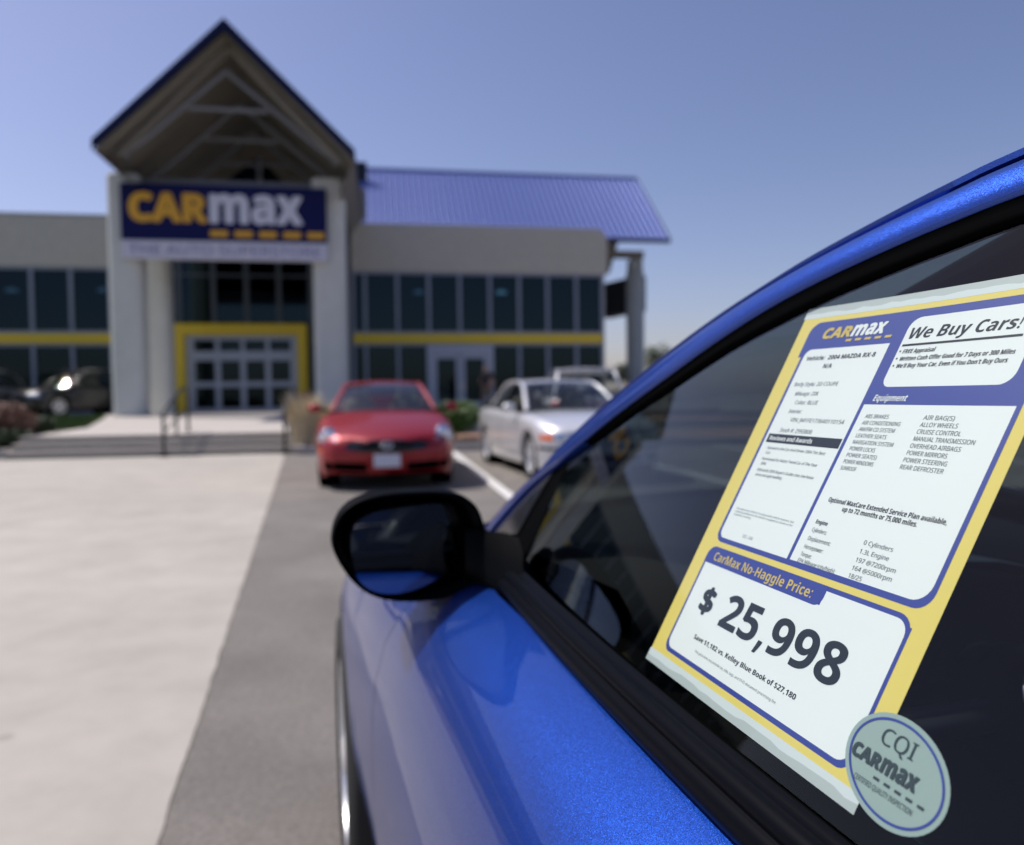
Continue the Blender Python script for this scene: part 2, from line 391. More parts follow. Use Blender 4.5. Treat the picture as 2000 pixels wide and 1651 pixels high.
bed(-0.2, 13.0, 24.5, 28.8, 0.2)
lawn = MB().raw([(-34, 20.0, 0.33), (-7.36, 20.0, 0.43), (-7.36, 21.0, 0.445), (-9.51, 28.99, 0.55), (-34, 28.99, 0.55)], [(0, 1, 2, 3, 4)])
tag(lawn.build('lawn_patch', 'grass_green'), kind='structure')
# painted stall lines
for k, (x, xa) in enumerate(((1.44, 0), (4.35, 0), (7.2, 0), (10.0, 0))):
    o = MB().raw([(x - .065, 8.35, 0.001), (x + .065, 8.35, .001), (x + .055, 15.9, .001), (x - .075, 15.9, .001)], [(0, 1, 2, 3)]).build('stall_line', 'line_paint')
    tag(o, kind='structure')

# ------------------------------------------------------------------ dealership building
B = empty('dealership_building', (0, 35, 0))
tag(B, 'car showroom with gabled entrance, navy sign and blue metal roof', 'building')
YF = 35.0
def P_(name, mb, mat, parent=B, **k):
    mb.v = [(x, y - YF, z) for x, y, z in mb.v]; return mb.build(name, mat, parent, **k)
ZF = 0.555
# wall above the glazing, with a rounded corner at the right end
def rounded_wall(x0, x1, z0, z1, y, name, rad=0.55, right=True):
    poly = [(x0, z0), (x1, z0)]
    if right:
        poly += [(x1, z1 - rad)] + [(x1 - rad + rad * math.cos(t), z1 - rad + rad * math.sin(t)) for t in np.linspace(0, math.pi / 2, 7)[1:]]
    else: poly += [(x1, z1)]
    poly += [(x0, z1)]
    return P_(name, MB().prism(poly, y, y + 0.5), 'wall_block', bevel=0.02)
rounded_wall(-1.2, 10.55, 6.72, 8.83, 34.9, 'upper_wall')
rounded_wall(-34.0, -9.4, 6.72, 8.80, 34.9, 'upper_wall', right=False)
P_('wall_coping', MB().box(-34, -9.4, 34.86, 35.42, 8.80, 8.90), 'column_paint', bevel=.01)
P_('side_wall', MB().box(10.35, 10.55, 35.41, 58, 0.5, 8.4), 'wall_block')
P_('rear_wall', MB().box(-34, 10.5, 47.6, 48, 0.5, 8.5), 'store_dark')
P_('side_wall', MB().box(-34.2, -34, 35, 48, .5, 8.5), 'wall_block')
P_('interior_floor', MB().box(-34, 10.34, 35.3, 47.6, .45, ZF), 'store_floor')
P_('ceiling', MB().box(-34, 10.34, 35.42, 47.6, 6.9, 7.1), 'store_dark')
P_('flat_roof', MB().box(-34, 10.34, 35.42, 60, 7.9, 8.0), 'column_paint')
# glazing: tall upper panes, yellow band, lower panes, mullions
def bay(xs, doors=()):
    """xs: mullion centre positions"""
    for i, x in enumerate(xs):
        P_('mullion', MB().box(x - .065, x + .065, 34.93, 35.12, ZF, 6.72), 'mullion', bevel=.01)
    for a, b in zip(xs[:-1], xs[1:]):
        P_('window_pane', MB().box(a + .065, b - .065, 35.03, 35.06, 4.05, 6.60), 'store_glass')
        P_('yellow_band', MB().box(a + .008, b - .008, 34.90, 34.925, 3.52, 3.93), 'yellow_paint')
        for z0, z1 in ((3.93, 4.05), (3.40, 3.52), (6.60, 6.72)): P_('transom', MB().box(a + .065, b - .065, 34.98, 35.09, z0, z1), 'mullion')
        if not any(d0 < (a + b) / 2 < d1 for d0, d1 in doors):
            P_('window_pane', MB().box(a + .065, b - .065, 35.03, 35.06, ZF + .15, 3.40), 'store_glass')
            P_('sill', MB().box(a + .065, b - .065, 34.98, 35.09, ZF, ZF + .15), 'mullion')
right_x = [-1.15, -0.62, 0.80, 2.20, 3.60, 4.98, 6.34, 7.68, 9.05, 10.30]
bay(right_x, doors=((2.2, 4.98),))
left_x = [-34 + 1.52 * k for k in range(16)] + [-9.55]
bay(left_x)
# double door in the right wing
for (x0, x1) in ((2.36, 3.56), (3.64, 4.84)):
    d = P_('door', MB().box(x0, x0 + .17, 34.95, 35.02, ZF, 3.05).box(x1 - .17, x1, 34.95, 35.02, ZF, 3.05).box(x0 + .17, x1 - .17, 34.95, 35.02, 2.82, 3.05).box(x0 + .17, x1 - .17, 34.95, 35.02, ZF, ZF + .3), 'door_aluminium')
    P_('door_pane', MB().box(x0 + .17, x1 - .17, 34.98, 35.0, ZF + .3, 2.82), 'store_glass', d)
    P_('handle', MB().bar((x1 - .08 if x0 < 3 else x0 + .08, 34.9, 1.3), (x1 - .08 if x0 < 3 else x0 + .08, 34.9, 1.75), .02), 'chrome', d)
P_('door_frame', MB().box(2.08, 2.355, 34.9, 35.06, ZF, 3.42).box(4.845, 5.12, 34.9, 35.06, ZF, 3.42).box(2.355, 4.845, 34.9, 35.06, 3.06, 3.42).box(3.565, 3.635, 34.94, 35.05, ZF, 3.05), 'door_aluminium', bevel=.01)
# entrance curtain wall + yellow portal with four glass leaves
ex = [-9.35, -8.45, -7.05, -5.68, -4.32, -2.98, -1.35]
for x in ex: P_('mullion', MB().box(x - .10, x + .10, 34.95, 35.1, 0.56, 10.0), 'mullion_dark')
for a, b in zip(ex[:-1], ex[1:]):
    for z0, z1 in ((4.42, 6.4), (6.5, 8.2), (8.3, 10.0)):
        P_('window_pane', MB().box(a + .1, b - .1, 35.02, 35.05, z0, z1), 'store_glass')
    for z0, z1 in ((6.4, 6.5), (8.2, 8.3)): P_('transom', MB().box(a + .1, b - .1, 34.98, 35.08, z0, z1), 'mullion_dark')
for a, b in ((-9.25, -8.62), (-2.88, -1.45)):
    P_('window_pane', MB().box(a, b, 35.02, 35.05, .7, 3.5), 'store_glass'); P_('yellow_band', MB().box(a, b, 34.97, 35.08, 3.52, 3.93), 'yellow_paint')
portal = P_('portal_frame', MB().box(-8.58, -8.10, 34.2, 34.94, ZF, 4.30).box(-3.52, -3.14, 34.2, 34.94, ZF, 4.30).box(-8.10, -3.52, 34.2, 34.94, 3.82, 4.30), 'yellow_paint', bevel=.02)
inner = P_('door_frame', MB().box(-8.10, -7.86, 34.4, 34.6, ZF, 3.82).box(-3.74, -3.52, 34.4, 34.6, ZF, 3.82).box(-7.86, -3.74, 34.4, 34.6, 3.66, 3.82).box(-7.86, -3.74, 34.4, 34.6, 2.86, 3.14), 'door_aluminium')
lx = np.linspace(-7.86, -3.74, 5)
for i in range(4):
    a, b = lx[i], lx[i + 1]
    tf = P_('transom_window', MB().box(a, a + .08, 34.45, 34.55, 3.14, 3.66).box(b - .08, b, 34.45, 34.55, 3.14, 3.66).box(a + .08, b - .08, 34.46, 34.54, 3.62, 3.66), 'door_aluminium', )
    P_('pane', MB().box(a + .08, b - .08, 34.49, 34.51, 3.14, 3.66), 'store_glass', tf)
    dr = P_('door', MB().box(a, a + .11, 34.45, 34.53, ZF, 2.86).box(b - .11, b, 34.45, 34.53, ZF, 2.86).box(a + .11, b - .11, 34.45, 34.53, 2.74, 2.86).box(a + .11, b - .11, 34.45, 34.53, ZF, ZF + .16).box(a + .11, b - .11, 34.45, 34.53, 1.62, 1.84), 'door_aluminium')
    P_('pane', MB().box(a + .11, b - .11, 34.48, 34.5, ZF + .16, 2.74), 'store_glass', dr)
# pillars (front pair and the pair behind)
def pillar(x0, x1, y0, y1, zt):
    r = 0.28; poly = []
    for cx_, cy_, a0 in ((x1 - r, y1 - r, 0), (x0 + r, y1 - r, 90), (x0 + r, y0 + r, 180), (x1 - r, y0 + r, 270)):
        poly += [(cx_ + r * math.cos(R(a0 + t)), cy_ + r * math.sin(R(a0 + t))) for t in (0, 22, 45, 68, 90)]
    P_('pillar', MB().prism(poly, 0.5, zt, 'z'), 'pillar_render', bevel=.12)
pillar(-9.24, -8.16, 28.6, 29.7, 9.0); pillar(-2.36, -1.17, 28.6, 29.7, 9.05)
pillar(-8.75, -7.85, 30.9, 31.9, 8.9); pillar(-2.35, -1.4, 30.9, 31.9, 8.9)
P_('cross_beam', MB().box(-8.15, -2.37, 29.0, 29.5, 8.6, 8.9), 'truss_paint')
# gable roof
ax, az, ez = -4.71, 13.14, 9.16; eL, eR = -8.73, -0.70; th = 0.32
def roof_slab(sgn):
    ex_ = eL if sgn < 0 else eR
    yf0, yb0 = 26.0, 47.0
    # outer metal sheet, tan soffit under it
    dx = ex_ - ax; n = Vector((-(ez - az), 0, dx)).normalized(); n = n if n.z > 0 else -n
    pts = [Vector((ax, 0, az)), Vector((ex_, 0, ez))]
    top = [(p + n * .0) for p in pts]; low = [(p - Vector((0, 0, th))) for p in pts]
    def q(p, y): return (p.x, y, p.z)
    P_('roof_sheet', MB().raw([q(top[0], yf0), q(top[1], yf0), q(top[1], yb0), q(top[0], yb0)] + [(a[0], a[1], a[2] + .06) for a in (q(top[0], yf0), q(top[1], yf0), q(top[1], yb0), q(top[0], yb0))],
        [(0, 1, 2, 3), (4, 5, 6, 7), (0, 1, 5, 4), (1, 2, 6, 5), (3, 2, 6, 7)]), 'roof_metal')
    P_('fascia', MB().raw([(top[0].x, yf0 - .02, top[0].z + .08), (top[1].x, yf0 - .02, top[1].z + .08), (low[1].x, yf0 - .02, low[1].z + .04), (low[0].x, yf0 - .02, low[0].z + .04),
                           (top[0].x, yf0 + .08, top[0].z - .005), (top[1].x, yf0 + .08, top[1].z - .005), (low[1].x, yf0 + .08, low[1].z + .1), (low[0].x, yf0 + .08, low[0].z + .1)],
        [(0, 1, 2, 3), (4, 5, 6, 7), (0, 1, 5, 4), (3, 2, 6, 7), (1, 2, 6, 5)]), 'fascia_navy')
    # soffit: follows the roof, then folds back to the wall line under the eaves
    inx = ex_ + (0.72 if sgn < 0 else -0.52)
    prof = [(ax, az - th), (ex_ + (0.02 if sgn < 0 else -.02), ez - th * .72), (inx, ez - 1.02 + .1)]
    m_ = MB(); m_.raw([(p[0], yf0 + .1 + (0.9 if i == 2 else 0), p[1]) for i, p in enumerate(prof)] + [(p[0], 34.9, p[1]) for p in prof], [(0, 1, 4, 3), (1, 2, 5, 4)])
    P_('soffit', m_, 'soffit_tan')
    # board steps along the verge
    for k, (dy, dz) in enumerate(((0.9, .16),)):
        a = Vector((ax, yf0 + dy, az - th - dz)); b = Vector((ex_ + (.5 if sgn < 0 else -.5), yf0 + dy, ez - th - dz + .35))
        P_('verge_board', MB().tube([a, b], .14, 4), 'soffit_tan')
roof_slab(-1); roof_slab(1)
# pipe trusses inside the gable
def truss(y, dz, r):
    A = (ax - .15, y, az - 1.2 - dz)
    for s_ in (-1, 1):
        e1 = (ax + s_ * 2.75, y, az - 3.55 - dz); e2 = (ax + s_ * 3.3, y, az - 3.95 - dz)
        P_('truss_rafter', MB().tube([A, e1, (e2[0], y, e2[2])], r, 8), 'truss_paint')
        P_('truss_seat', MB().bar(e2, (ax + s_ * 3.3, y, 9.0), r), 'truss_paint')
    P_('truss_collar', MB().bar((ax - 1.42, y, az - 2.45 - dz), (ax + 1.15, y, az - 2.45 - dz), r * .9), 'truss_paint')
truss(27.0, 0, .085); truss(29.6, .15, .085); truss(32.4, .2, .085)
# recessed back pediment: tan wall with a dark glazed triangle
P_('pediment_wall', MB().raw([(-9.0, 34.8, 8.9), (-9.0, 34.8, 10.2), (-5.9, 34.8, 12.9), (-4.71, 34.8, 12.9), (-3.6, 34.8, 12.9), (-.5, 34.8, 10.2), (-.5, 34.8, 8.9), (-3.2, 34.8, 9.6), (-5.0, 34.8, 11.55), (-7.4, 34.8, 9.6)],
     [(0, 1, 2, 3, 8, 9), (3, 4, 5, 6, 7, 8)]), 'soffit_tan')
P_('pediment_glass', MB().raw([(-7.6, 34.9, 9.5), (-3.0, 34.9, 9.5), (-5.0, 34.9, 11.8)], [(0, 1, 2)]), 'store_glass')
P_('pediment_mullion', MB().box(-5.1, -4.9, 34.84, 34.9, 9.5, 11.5), 'mullion')
P_('attic_back', MB().box(-9, -.5, 40, 40.1, 7, 13), 'store_dark')
# sign
sg = P_('sign_board', MB().box(-8.66, -1.80, 28.30, 28.56, 6.62, 8.55), 'sign_navy', bevel=.03)
st = P_('sign_strip', MB().box(-8.66, -1.80, 28.32, 28.54, 5.98, 6.615), 'sign_strip', bevel=.02)
T = lambda x, y, k=0: (x, 28.285 - k * .004, y)
mb = MB(); put_text(mb, 'CAR', -8.40, 7.22, 2.60, 1.02, T, bold=1, fat=.055); P_('lettering', mb, 'sign_gold', sg)
mb = MB(); put_text(mb, 'max', -5.76, 7.22, 3.16, 1.02, T, bold=1, capref='x', fat=.05); P_('lettering', mb, 'sign_white', sg)
for k in range(5): P_('dash', MB().box(-5.75 + .82 * k, -5.16 + .82 * k, 28.26, 28.297, 6.76, 6.98), 'sign_gold', sg)
T2 = lambda x, y, k=0: (x, 28.305 - k * .003, y)
mb = MB(); put_text(mb, 'THE AUTO SUPERSTORE', -8.42, 6.14, 6.4, .32, T2, bold=0); P_('lettering', mb, 'sign_purple', st)
# blue ribbed roof of the right wing: eave at Y 36.3, ridge at Y 41
x0r, x1r, n_r = -0.9, 14.05, 300; ys_, zs_ = (36.1, 41.0), (8.62, 12.92); prof = []
ribs = MB(); rows = [[], []]; step = 0.30; x = x0r; k = 0
while x < x1r:
    for dx_, h in ((0, 0), (.17, 0), (.20, .042), (.25, .042), (.28, 0)):
        for j in (0, 1): rows[j].append((min(x + dx_, x1r), ys_[j] - h * .66, zs_[j] + h * .75))
    x += step
P_('ribbed_roof', ribs.grid(rows), 'roof_metal', smooth=False)
P_('back_slope', MB().raw([(x0r, 41.0, 12.9), (x1r, 41.0, 12.9), (x1r, 46, 8.6), (x0r, 46, 8.6)], [(0, 1, 2, 3)]), 'roof_metal')
P_('roof_underside', MB().raw([(x0r, 36.12, 8.5), (x1r - .05, 36.12, 8.5), (x1r - .05, 41, 12.75), (x0r, 41, 12.75), (x1r - .05, 46, 8.5), (x0r, 46, 8.5)], [(0, 1, 2, 3), (3, 2, 4, 5)]), 'soffit_tan')
P_('eave_fascia', MB().box(x0r, x1r + .02, 36.02, 36.1, 8.46, 8.66), 'fascia_navy')
P_('rake_board', MB().raw([(x1r + .0, 36.05, 8.45), (x1r + .07, 36.05, 8.45), (x1r + .07, 41, 12.75), (x1r, 41, 12.75), (x1r, 36.05, 8.7), (x1r + .07, 36.05, 8.7), (x1r + .07, 41, 13.0), (x1r, 41, 13.0)],
    [(0, 1, 2, 3), (4, 5, 6, 7), (1, 2, 6, 5), (0, 3, 7, 4), (0, 1, 5, 4)]), 'fascia_navy')
P_('ridge_cap', MB().bar((x0r, 41, 12.95), (x1r, 41, 12.95), .09, 6), 'roof_metal')
P_('roof_beam', MB().box(10.6, 13.3, 37.6, 38.0, 8.0, 8.35).box(10.56, 11.0, 37.2, 38.2, 7.2, 8.35), 'soffit_tan')
P_('roof_bracket', MB().prism([(10.56, 7.0), (11.4, 8.3), (10.56, 8.3)], 37.3, 37.5), 'soffit_tan')
# round column at the right end, with a square head
P_('column', MB().lathe([(0, 0), (0, .46), (7.3, .46), (7.4, .40), (7.42, 0)], (12.95, 38.0, 0), 'z', 28), 'column_paint', smooth=True, auto=40)
P_('column_head', MB().box(12.62, 13.28, 37.7, 38.3, 7.42, 7.95), 'column_paint', bevel=.03)
# dark overhead service canopy beyond the column
cn = MB().raw([(12.6, 44, 5.6), (13.75, 40.0, 5.6), (14.35, 40.3, 5.6), (13.6, 44.4, 5.6), (12.6, 44, 7.5), (13.75, 40.0, 7.5), (14.35, 40.3, 7.5), (13.6, 44.4, 7.5)],
    [(0, 1, 2, 3), (4, 5, 6, 7), (0, 1, 5, 4), (1, 2, 6, 5), (2, 3, 7, 6), (3, 0, 4, 7)])
P_('canopy', cn, 'store_dark')
P_('canopy_arm', MB().bar((10.5, 43, 6.4), (13, 43, 6.4), .3), 'store_dark')
# lit ceiling lamps seen through the glass
for (x, z, m_) in ((1.85, 5.95, 'lamp_glow_dim'), (5.75, 5.98, 'lamp_glow'), (-15.6, 5.85, 'lamp_glow_dim'), (-11.9, 5.9, 'lamp_glow_dim')):
    q_ = P_('ceiling_lamp', MB().lathe([(0, 0), (0, .26), (.07, .24), (.13, .12), (.14, 0)], (x, 36.4, z), 'z', 16), m_, smooth=True); P_('lamp_rod', MB().bar((x, 36.4, z + .14), (x, 36.4, 6.9), .015), 'mullion', q_)
# a few dark display shapes inside
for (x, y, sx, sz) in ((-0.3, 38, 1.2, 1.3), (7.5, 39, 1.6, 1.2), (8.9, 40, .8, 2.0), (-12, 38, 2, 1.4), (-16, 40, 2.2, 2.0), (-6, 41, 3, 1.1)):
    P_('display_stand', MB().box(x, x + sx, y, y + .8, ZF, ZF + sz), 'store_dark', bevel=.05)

# ------------------------------------------------------------------ handrails
def handrail(x, label):
    e = empty('handrail', (x, 16.3, 0)); tag(e, label, 'handrail', 'black handrails on the entrance steps')
    b_ = (0, 0, 0); MB().tube([(0, 0, 0.0), (0, 0, .86), (0, .12, .94), (0, 1.5, 1.36), (0, 1.9, 1.38), (0, 2.0, 1.30), (0, 2.0, .38)], .034, 8).build('top_rail', 'rail_black', e, smooth=True)
    MB().tube([(0, .02, .5), (0, 1.98, .93)], .022, 6).build('middle_rail', 'rail_black', e, smooth=True)
    MB().bar((0, 1.0, .25), (0, 1.0, 1.2), .028).build('post', 'rail_black', e)
    for y, z in ((0, 0.0), (2.0, .40)): MB().box(-.09, .09, y - .09, y + .09, z, z + .02).build('base_plate', 'rail_black', e)
handrail(-4.30, 'black steel handrail climbing the middle of the entrance steps')
handrail(-1.96, 'black steel handrail on the entrance steps beside the red coupe')

# ------------------------------------------------------------------ planting
def leafcloud(name, blobs, n, size, mat, parent=None, kind=None, flat=0.0, seed=1):
    rnd = random.Random(seed); mb = MB(); tot = sum(b[3] * b[4] * b[5] for b in blobs)
    for (cx_, cy_, cz_, rx, ry, rz) in blobs:
        for _ in range(int(n * rx * ry * rz / tot) + 8):
            while True:
                a = Vector((rnd.uniform(-1, 1), rnd.uniform(-1, 1), rnd.uniform(-1, 1)))
                if a.length < 1 and a.length > 0.35 + rnd.random() * .3: break
            p = Vector((cx_ + a.x * rx, cy_ + a.y * ry, cz_ + a.z * rz)); s_ = size * rnd.uniform(.6, 1.4)
            u = Vector((rnd.gauss(0, 1), rnd.gauss(0, 1), rnd.gauss(0, 1))).normalized(); v_ = u.orthogonal().normalized()
            q = [p + u * s_, p + v_ * s_ * .5, p - u * s_, p - v_ * s_ * .5]
            mb.raw([tuple(t) for t in q], [(0, 1, 2, 3)])
    o = mb.build(name, mat, parent)
    if kind: tag(o, kind=kind)
    return o
def shrub(loc, r, h, mat, label, cat='shrub', group=None, n=1400, size=.05, seed=3, name='shrub'):
    e = empty(name, loc); tag(e, label, cat, group); rnd = random.Random(seed)
    bl = [(rnd.uniform(-.4, .4) * r, rnd.uniform(-.35, .35) * r, h * rnd.uniform(.42, .68), r * rnd.uniform(.45, .75), r * rnd.uniform(.45, .7), h * rnd.uniform(.28, .42)) for _ in range(7)]
    leafcloud('foliage', bl, n, size, mat, e, seed=seed)
    m_ = MB()
    for k in range(6):
        a = rnd.uniform(0, 6.28); m_.bar((0, 0, -.02), (math.cos(a) * r * .4, math.sin(a) * r * .4, h * .55), .014, 5, .006)
    m_.build('stem', 'bark', e)
shrub((1.55, 16.9, .2), .62, .86, 'leaf_green', 'bright green rounded shrub between the red coupe and the silver sedan', seed=4, n=3200)
shrub((.75, 17.6, .2), .5, 1.1, 'leaf_green', 'taller loose green shrub behind the roof of the red coupe', seed=5, n=1500)
shrub((2.6, 17.4, .2), .6, .8, 'leaf_dark', 'dark green shrub hidden mostly behind the silver sedan', seed=6, n=1500)
shrub((-2.05, 21.6, .2), .55, 1.15, 'leaf_red', 'russet shrub standing left of the red coupe roof', seed=7, n=1600)
shrub((-8.15, 18.1, .25), .75, .95, 'leaf_red', 'large russet shrub at the left edge of the bed by the steps', seed=8, n=2600)
shrub((-9.4, 18.7, .3), .8, .85, 'leaf_dark', 'dark green shrub behind the large russet one', seed=9, n=1600)
shrub((-7.85, 19.3, .30), .42, .50, 'leaf_dark', 'small dark round shrub in front of the lawn patch', seed=10, n=1600)
shrub((-8.0, 17.35, .1), .75, .5, 'leaf_dark', 'low dark foliage added in place of the deep shadow at the left end of the steps', seed=11, n=2600)  # dark leaves added to stand in for deep shadow beside the steps
def grass_clump(loc, r, h, n, label, seed=1):
    rnd = random.Random(seed); mb = MB()
    for _ in range(n):
        a = rnd.uniform(0, 6.28); q = r * rnd.random() ** .5 * .35; b = Vector((math.cos(a) * q, math.sin(a) * q, 0)); o_ = Vector((math.cos(a), math.sin(a), 0)) * r * rnd.uniform(.3, 1.0)
        hh = h * rnd.uniform(.55, 1.0); s_ = Vector((-math.sin(a), math.cos(a), 0)) * .009; pts = [b, b + o_ * .35 + Vector((0, 0, hh * .7)), b + o_ * .8 + Vector((0, 0, hh))]
        mb.raw([tuple(pts[0] - s_), tuple(pts[0] + s_), tuple(pts[1] + s_), tuple(pts[1] - s_), tuple(pts[2])], [(0, 1, 2, 3), (3, 2, 4)])
    o = mb.build('ornamental_grass', 'grass_straw'); o.location = loc; tag(o, label, 'grass clump', 'ornamental grasses in the beds')
grass_clump((-1.62, 16.75, .12), .55, 1.25, 420, 'tall straw-coloured grass clump between the right handrail and the red coupe', 2)
grass_clump((-1.25, 17.5, .14), .6, 1.05, 320, 'straw-coloured grass clump partly hidden behind the red coupe', 3)
# lawn blades
rnd = random.Random(5); mb = MB()
for _ in range(9000):
    y = rnd.uniform(20.1, 28.6); xr = -7.4 - max(y - 21, 0) * .269; x = xr - rnd.random() ** 1.4 * 6.5; z = 0.425 + (y - 20) * .0137 + (x + 7.4) * .0038 * (29 - y) / 9 - .01
    a = rnd.uniform(0, 3.14); dx, dy = math.cos(a) * .025, math.sin(a) * .025; hh = rnd.uniform(.07, .18)
    mb.raw([(x - dx, y - dy, z), (x + dx, y + dy, z), (x + rnd.uniform(-.04, .04), y, z + hh)], [(0, 1, 2)])
tag(mb.build('lawn_grass', 'grass_green'), kind='stuff')
def tree(loc, h, r, label, seed):
    e = empty('tree', loc); tag(e, label, 'tree', 'trees beyond the building'); rnd = random.Random(seed)
    m_ = MB().bar((0, 0, 0), (0.1, 0, h * .5), .17, 8, .1)
    for k in range(6):
        a = rnd.uniform(0, 6.28); m_.bar((0.05, 0, h * rnd.uniform(.3, .48)), (math.cos(a) * r * .6, math.sin(a) * r * .6, h * rnd.uniform(.6, .85)), .06, 6, .02)
    m_.build('trunk', 'bark', e)
    bl = [(rnd.uniform(-.6, .6) * r, rnd.uniform(-.6, .6) * r, h * rnd.uniform(.5, .88), r * rnd.uniform(.3, .5), r * rnd.uniform(.3, .5), h * rnd.uniform(.09, .16)) for _ in range(11)]
    leafcloud('crown', bl, 1500, .17, 'leaf_dark', e, seed=seed)
tree((33.6, 90, 0), 7.2, 2.4, 'thin distant tree seen just above the roof pillar of the blue car', 21)
tree((29.3, 92, 0), 5.0, 2.0, 'small green tree right of the showroom end wall', 22)
tree((37.0, 95, 0), 5.6, 2.6, 'low distant tree mostly hidden behind the blue car', 23)
tree((-62, 80, 0), 8.0, 3.2, 'tree standing far beyond the left wing', 24)
# ------------------------------------------------------------------ cars: one builder, tables per car
SIDE_T = [0, .04, .09, .16, .24, .33, .42, .52, .62, .71, .79, .86, .91, .95, .98, 1.0]
class Car:
    """x right, y forward, z up; tables in metres along y"""
    def __init__(s, root, P):
        s.root = root; s.P = P
        s.W = Curve1(P['W']); s.ZS = Curve1(P['ZS']); s.ZB = Curve1(P['ZB']); s.INS = Curve1(P['INS'])
        s.yf = P['W'][-1][0] if P['W'][-1][0] > P['W'][0][0] else P['W'][0][0]
        s.yr = min(t[0] for t in P['W']); s.yf = max(t[0] for t in P['W'])
        s.kins = Curve1(P.get('KINS', [(-9, 1.0), (9, 1.0)]))
    def zb(s, y):
        z = s.ZB(y)
        for yw, rw, ra in s.P['wheels']:
            if abs(y - yw) < ra: z = max(z, rw + math.sqrt(max(ra * ra - (y - yw) ** 2, 0)))
        return z
    def bend(s, x, y, z):
        kf, zc = s.P.get('nose', (.10, .5)); e = min(max((y - (s.yf - .55)) / .55, 0), 1); e = e * e
        y2 = y - e * kf * ((z - zc) / .3) ** 2
        kr, zc2 = s.P.get('tail', (.06, .6)); e = min(max(((s.yr + .5) - y) / .5, 0), 1); e = e * e
        return (x, y2 + e * kr * ((z - zc2) / .3) ** 2, z)
    def side(s, y):
        zb, zs, w = s.zb(y), s.ZS(y), s.W(y); k = s.kins(y)
        out = []
        for t in SIDE_T:
            z = lerp(zb, zs, t); out.append((w - k * s.INS(zs - z), z))
        return out
    def sidept(s, y, z):
        zs = s.ZS(y); return s.W(y) - s.kins(y) * s.INS(max(zs - z, 0))
    def ys(s, a, b, step=.06):
        pts = {a, b}; y = math.ceil(a / step) * step
        while y < b: pts.add(round(y, 4)); y += step
        for yw, rw, ra in s.P['wheels']:
            for k in range(-12, 13):
                q = yw + ra * math.sin(k / 12 * math.pi / 2) * .9999
                if a < q < b: pts.add(q)
        for q in s.P.get('endys', ()):
            if a < q < b: pts.add(q)
        out = sorted(pts); res = [out[0]]
        for q in out[1:]:
            if q - res[-1] > .004 or q == b:
                if q == b and q - res[-1] <= .004 and len(res) > 1: res.pop()
                res.append(q)
        return res
    def body(s):
        P = s.P; pm = P['paint']; body = MB(); s.allmb = MB()
        doors = P['doors']; cut = sorted(doors)
        # fixed side stretches around the doors
        spans = []; y = s.yr
        for a, b in cut: spans.append((y, a)); y = b
        spans.append((y, s.yf))
        for sg in (-1, 1):
            for a, b in spans:
                if b - a < .02: continue
                rows = [[s.bend(sg * x, y, z) for x, z in s.side(y)] for y in s.ys(a, b)]; body.grid(rows)
                # rolled bottom edge gives the arches and sills a thickness
                low = [[r[0], (r[0][0] - sg * .05, r[0][1], r[0][2] + .004)] for r in rows]; body.grid(low)
        for sg in (-1, 1):
            for a, b in cut:
                rows = [[s.bend(sg * x, y, z) for x, z in s.side(y)] for y in s.ys(a, b)]
                body.grid([[r[0], (r[0][0] - sg * .05, r[0][1], r[0][2] + .004)] for r in rows])
        # nose and tail faces
        for end, sg2, bow in ((s.yf, 1, P.get('nosebow', .10)), (s.yr, -1, P.get('tailbow', .06))):
            rows = []
            for x, z in s.side(end):
                p0 = s.bend(x, end, z); rows.append([(lerp(-x, x, i / 14), p0[1] + sg2 * bow * (1 - (2 * i / 14 - 1) ** 2), z) for i in range(15)])
            body.grid(rows)
        o = body.build('body', pm, s.root, smooth=True, auto=38); recalc(o); s.allmb.raw(body.v, body.f)
        for i, (a, b) in enumerate(cut):
            for sg in (-1, 1):
                rows = [[(sg * x, y, z) for x, z in s.side(y)] for y in s.ys(a + .003, b - .003)]
                d = MB().grid(rows); s.allmb.raw(d.v, d.f); recalc(d.build('door', pm, s.root, smooth=True))
                # dark shut line behind the gaps
                for yy in (a, b):
                    rr = [[(sg * (x - .012), yy + q, z) for x, z in s.side(yy)] for q in (-.012, .012)]
                    MB().grid(rr).build('door_seam', 'seal_rubber', s.root)
        # bonnet and boot lid
        for nm, a, b, cr in (('bonnet', P['cowl'], s.yf, P.get('crown', .05)), ('boot_lid', s.yr, P['deck'], .03)):
            rows = []; bow = P.get('nosebow', .10) if nm == 'bonnet' else -P.get('tailbow', .06)
            for y in s.ys(a, b):
                x, z = s.side(y)[-1]; p = s.bend(x, y, z)
                e = 0
                if nm == 'bonnet': e = min(max((y - (s.yf - .35)) / .35, 0), 1)
                else: e = min(max(((s.yr + .3) - y) / .3, 0), 1)
                row = []
                for i in range(17):
                    u = 2 * i / 16 - 1
                    hz = P.get('hoodshape', lambda u, y: 0)(u, y) if nm == 'bonnet' else 0
                    row.append((u * x, p[1] + (bow * (1 - u * u)) * e, z + cr * (1 - u * u) * (1 - e * .7) + hz * (1 - e)))
                rows.append(row)
            d = MB().grid(rows); s.allmb.raw(d.v, d.f); recalc(d.build(nm, pm, s.root, smooth=True))
        # dark tub under the skin
        wmin = s.W(0) - .14
        u = MB().box(-wmin, wmin, s.yr + .25, s.yf - .35, .17, .42)
        for sg in (-1, 1):
            u.box(min(sg * (wmin - .02), sg * (wmin - .10)), max(sg * (wmin - .02), sg * (wmin - .10)), P['deck'], P['cowl'], .421, s.ZS(0) - .03)
        u.box(-wmin + .1, wmin - .1, P['cowl'] - .02, P['cowl'] + .05, .421, s.ZS(P['cowl']) - .04)
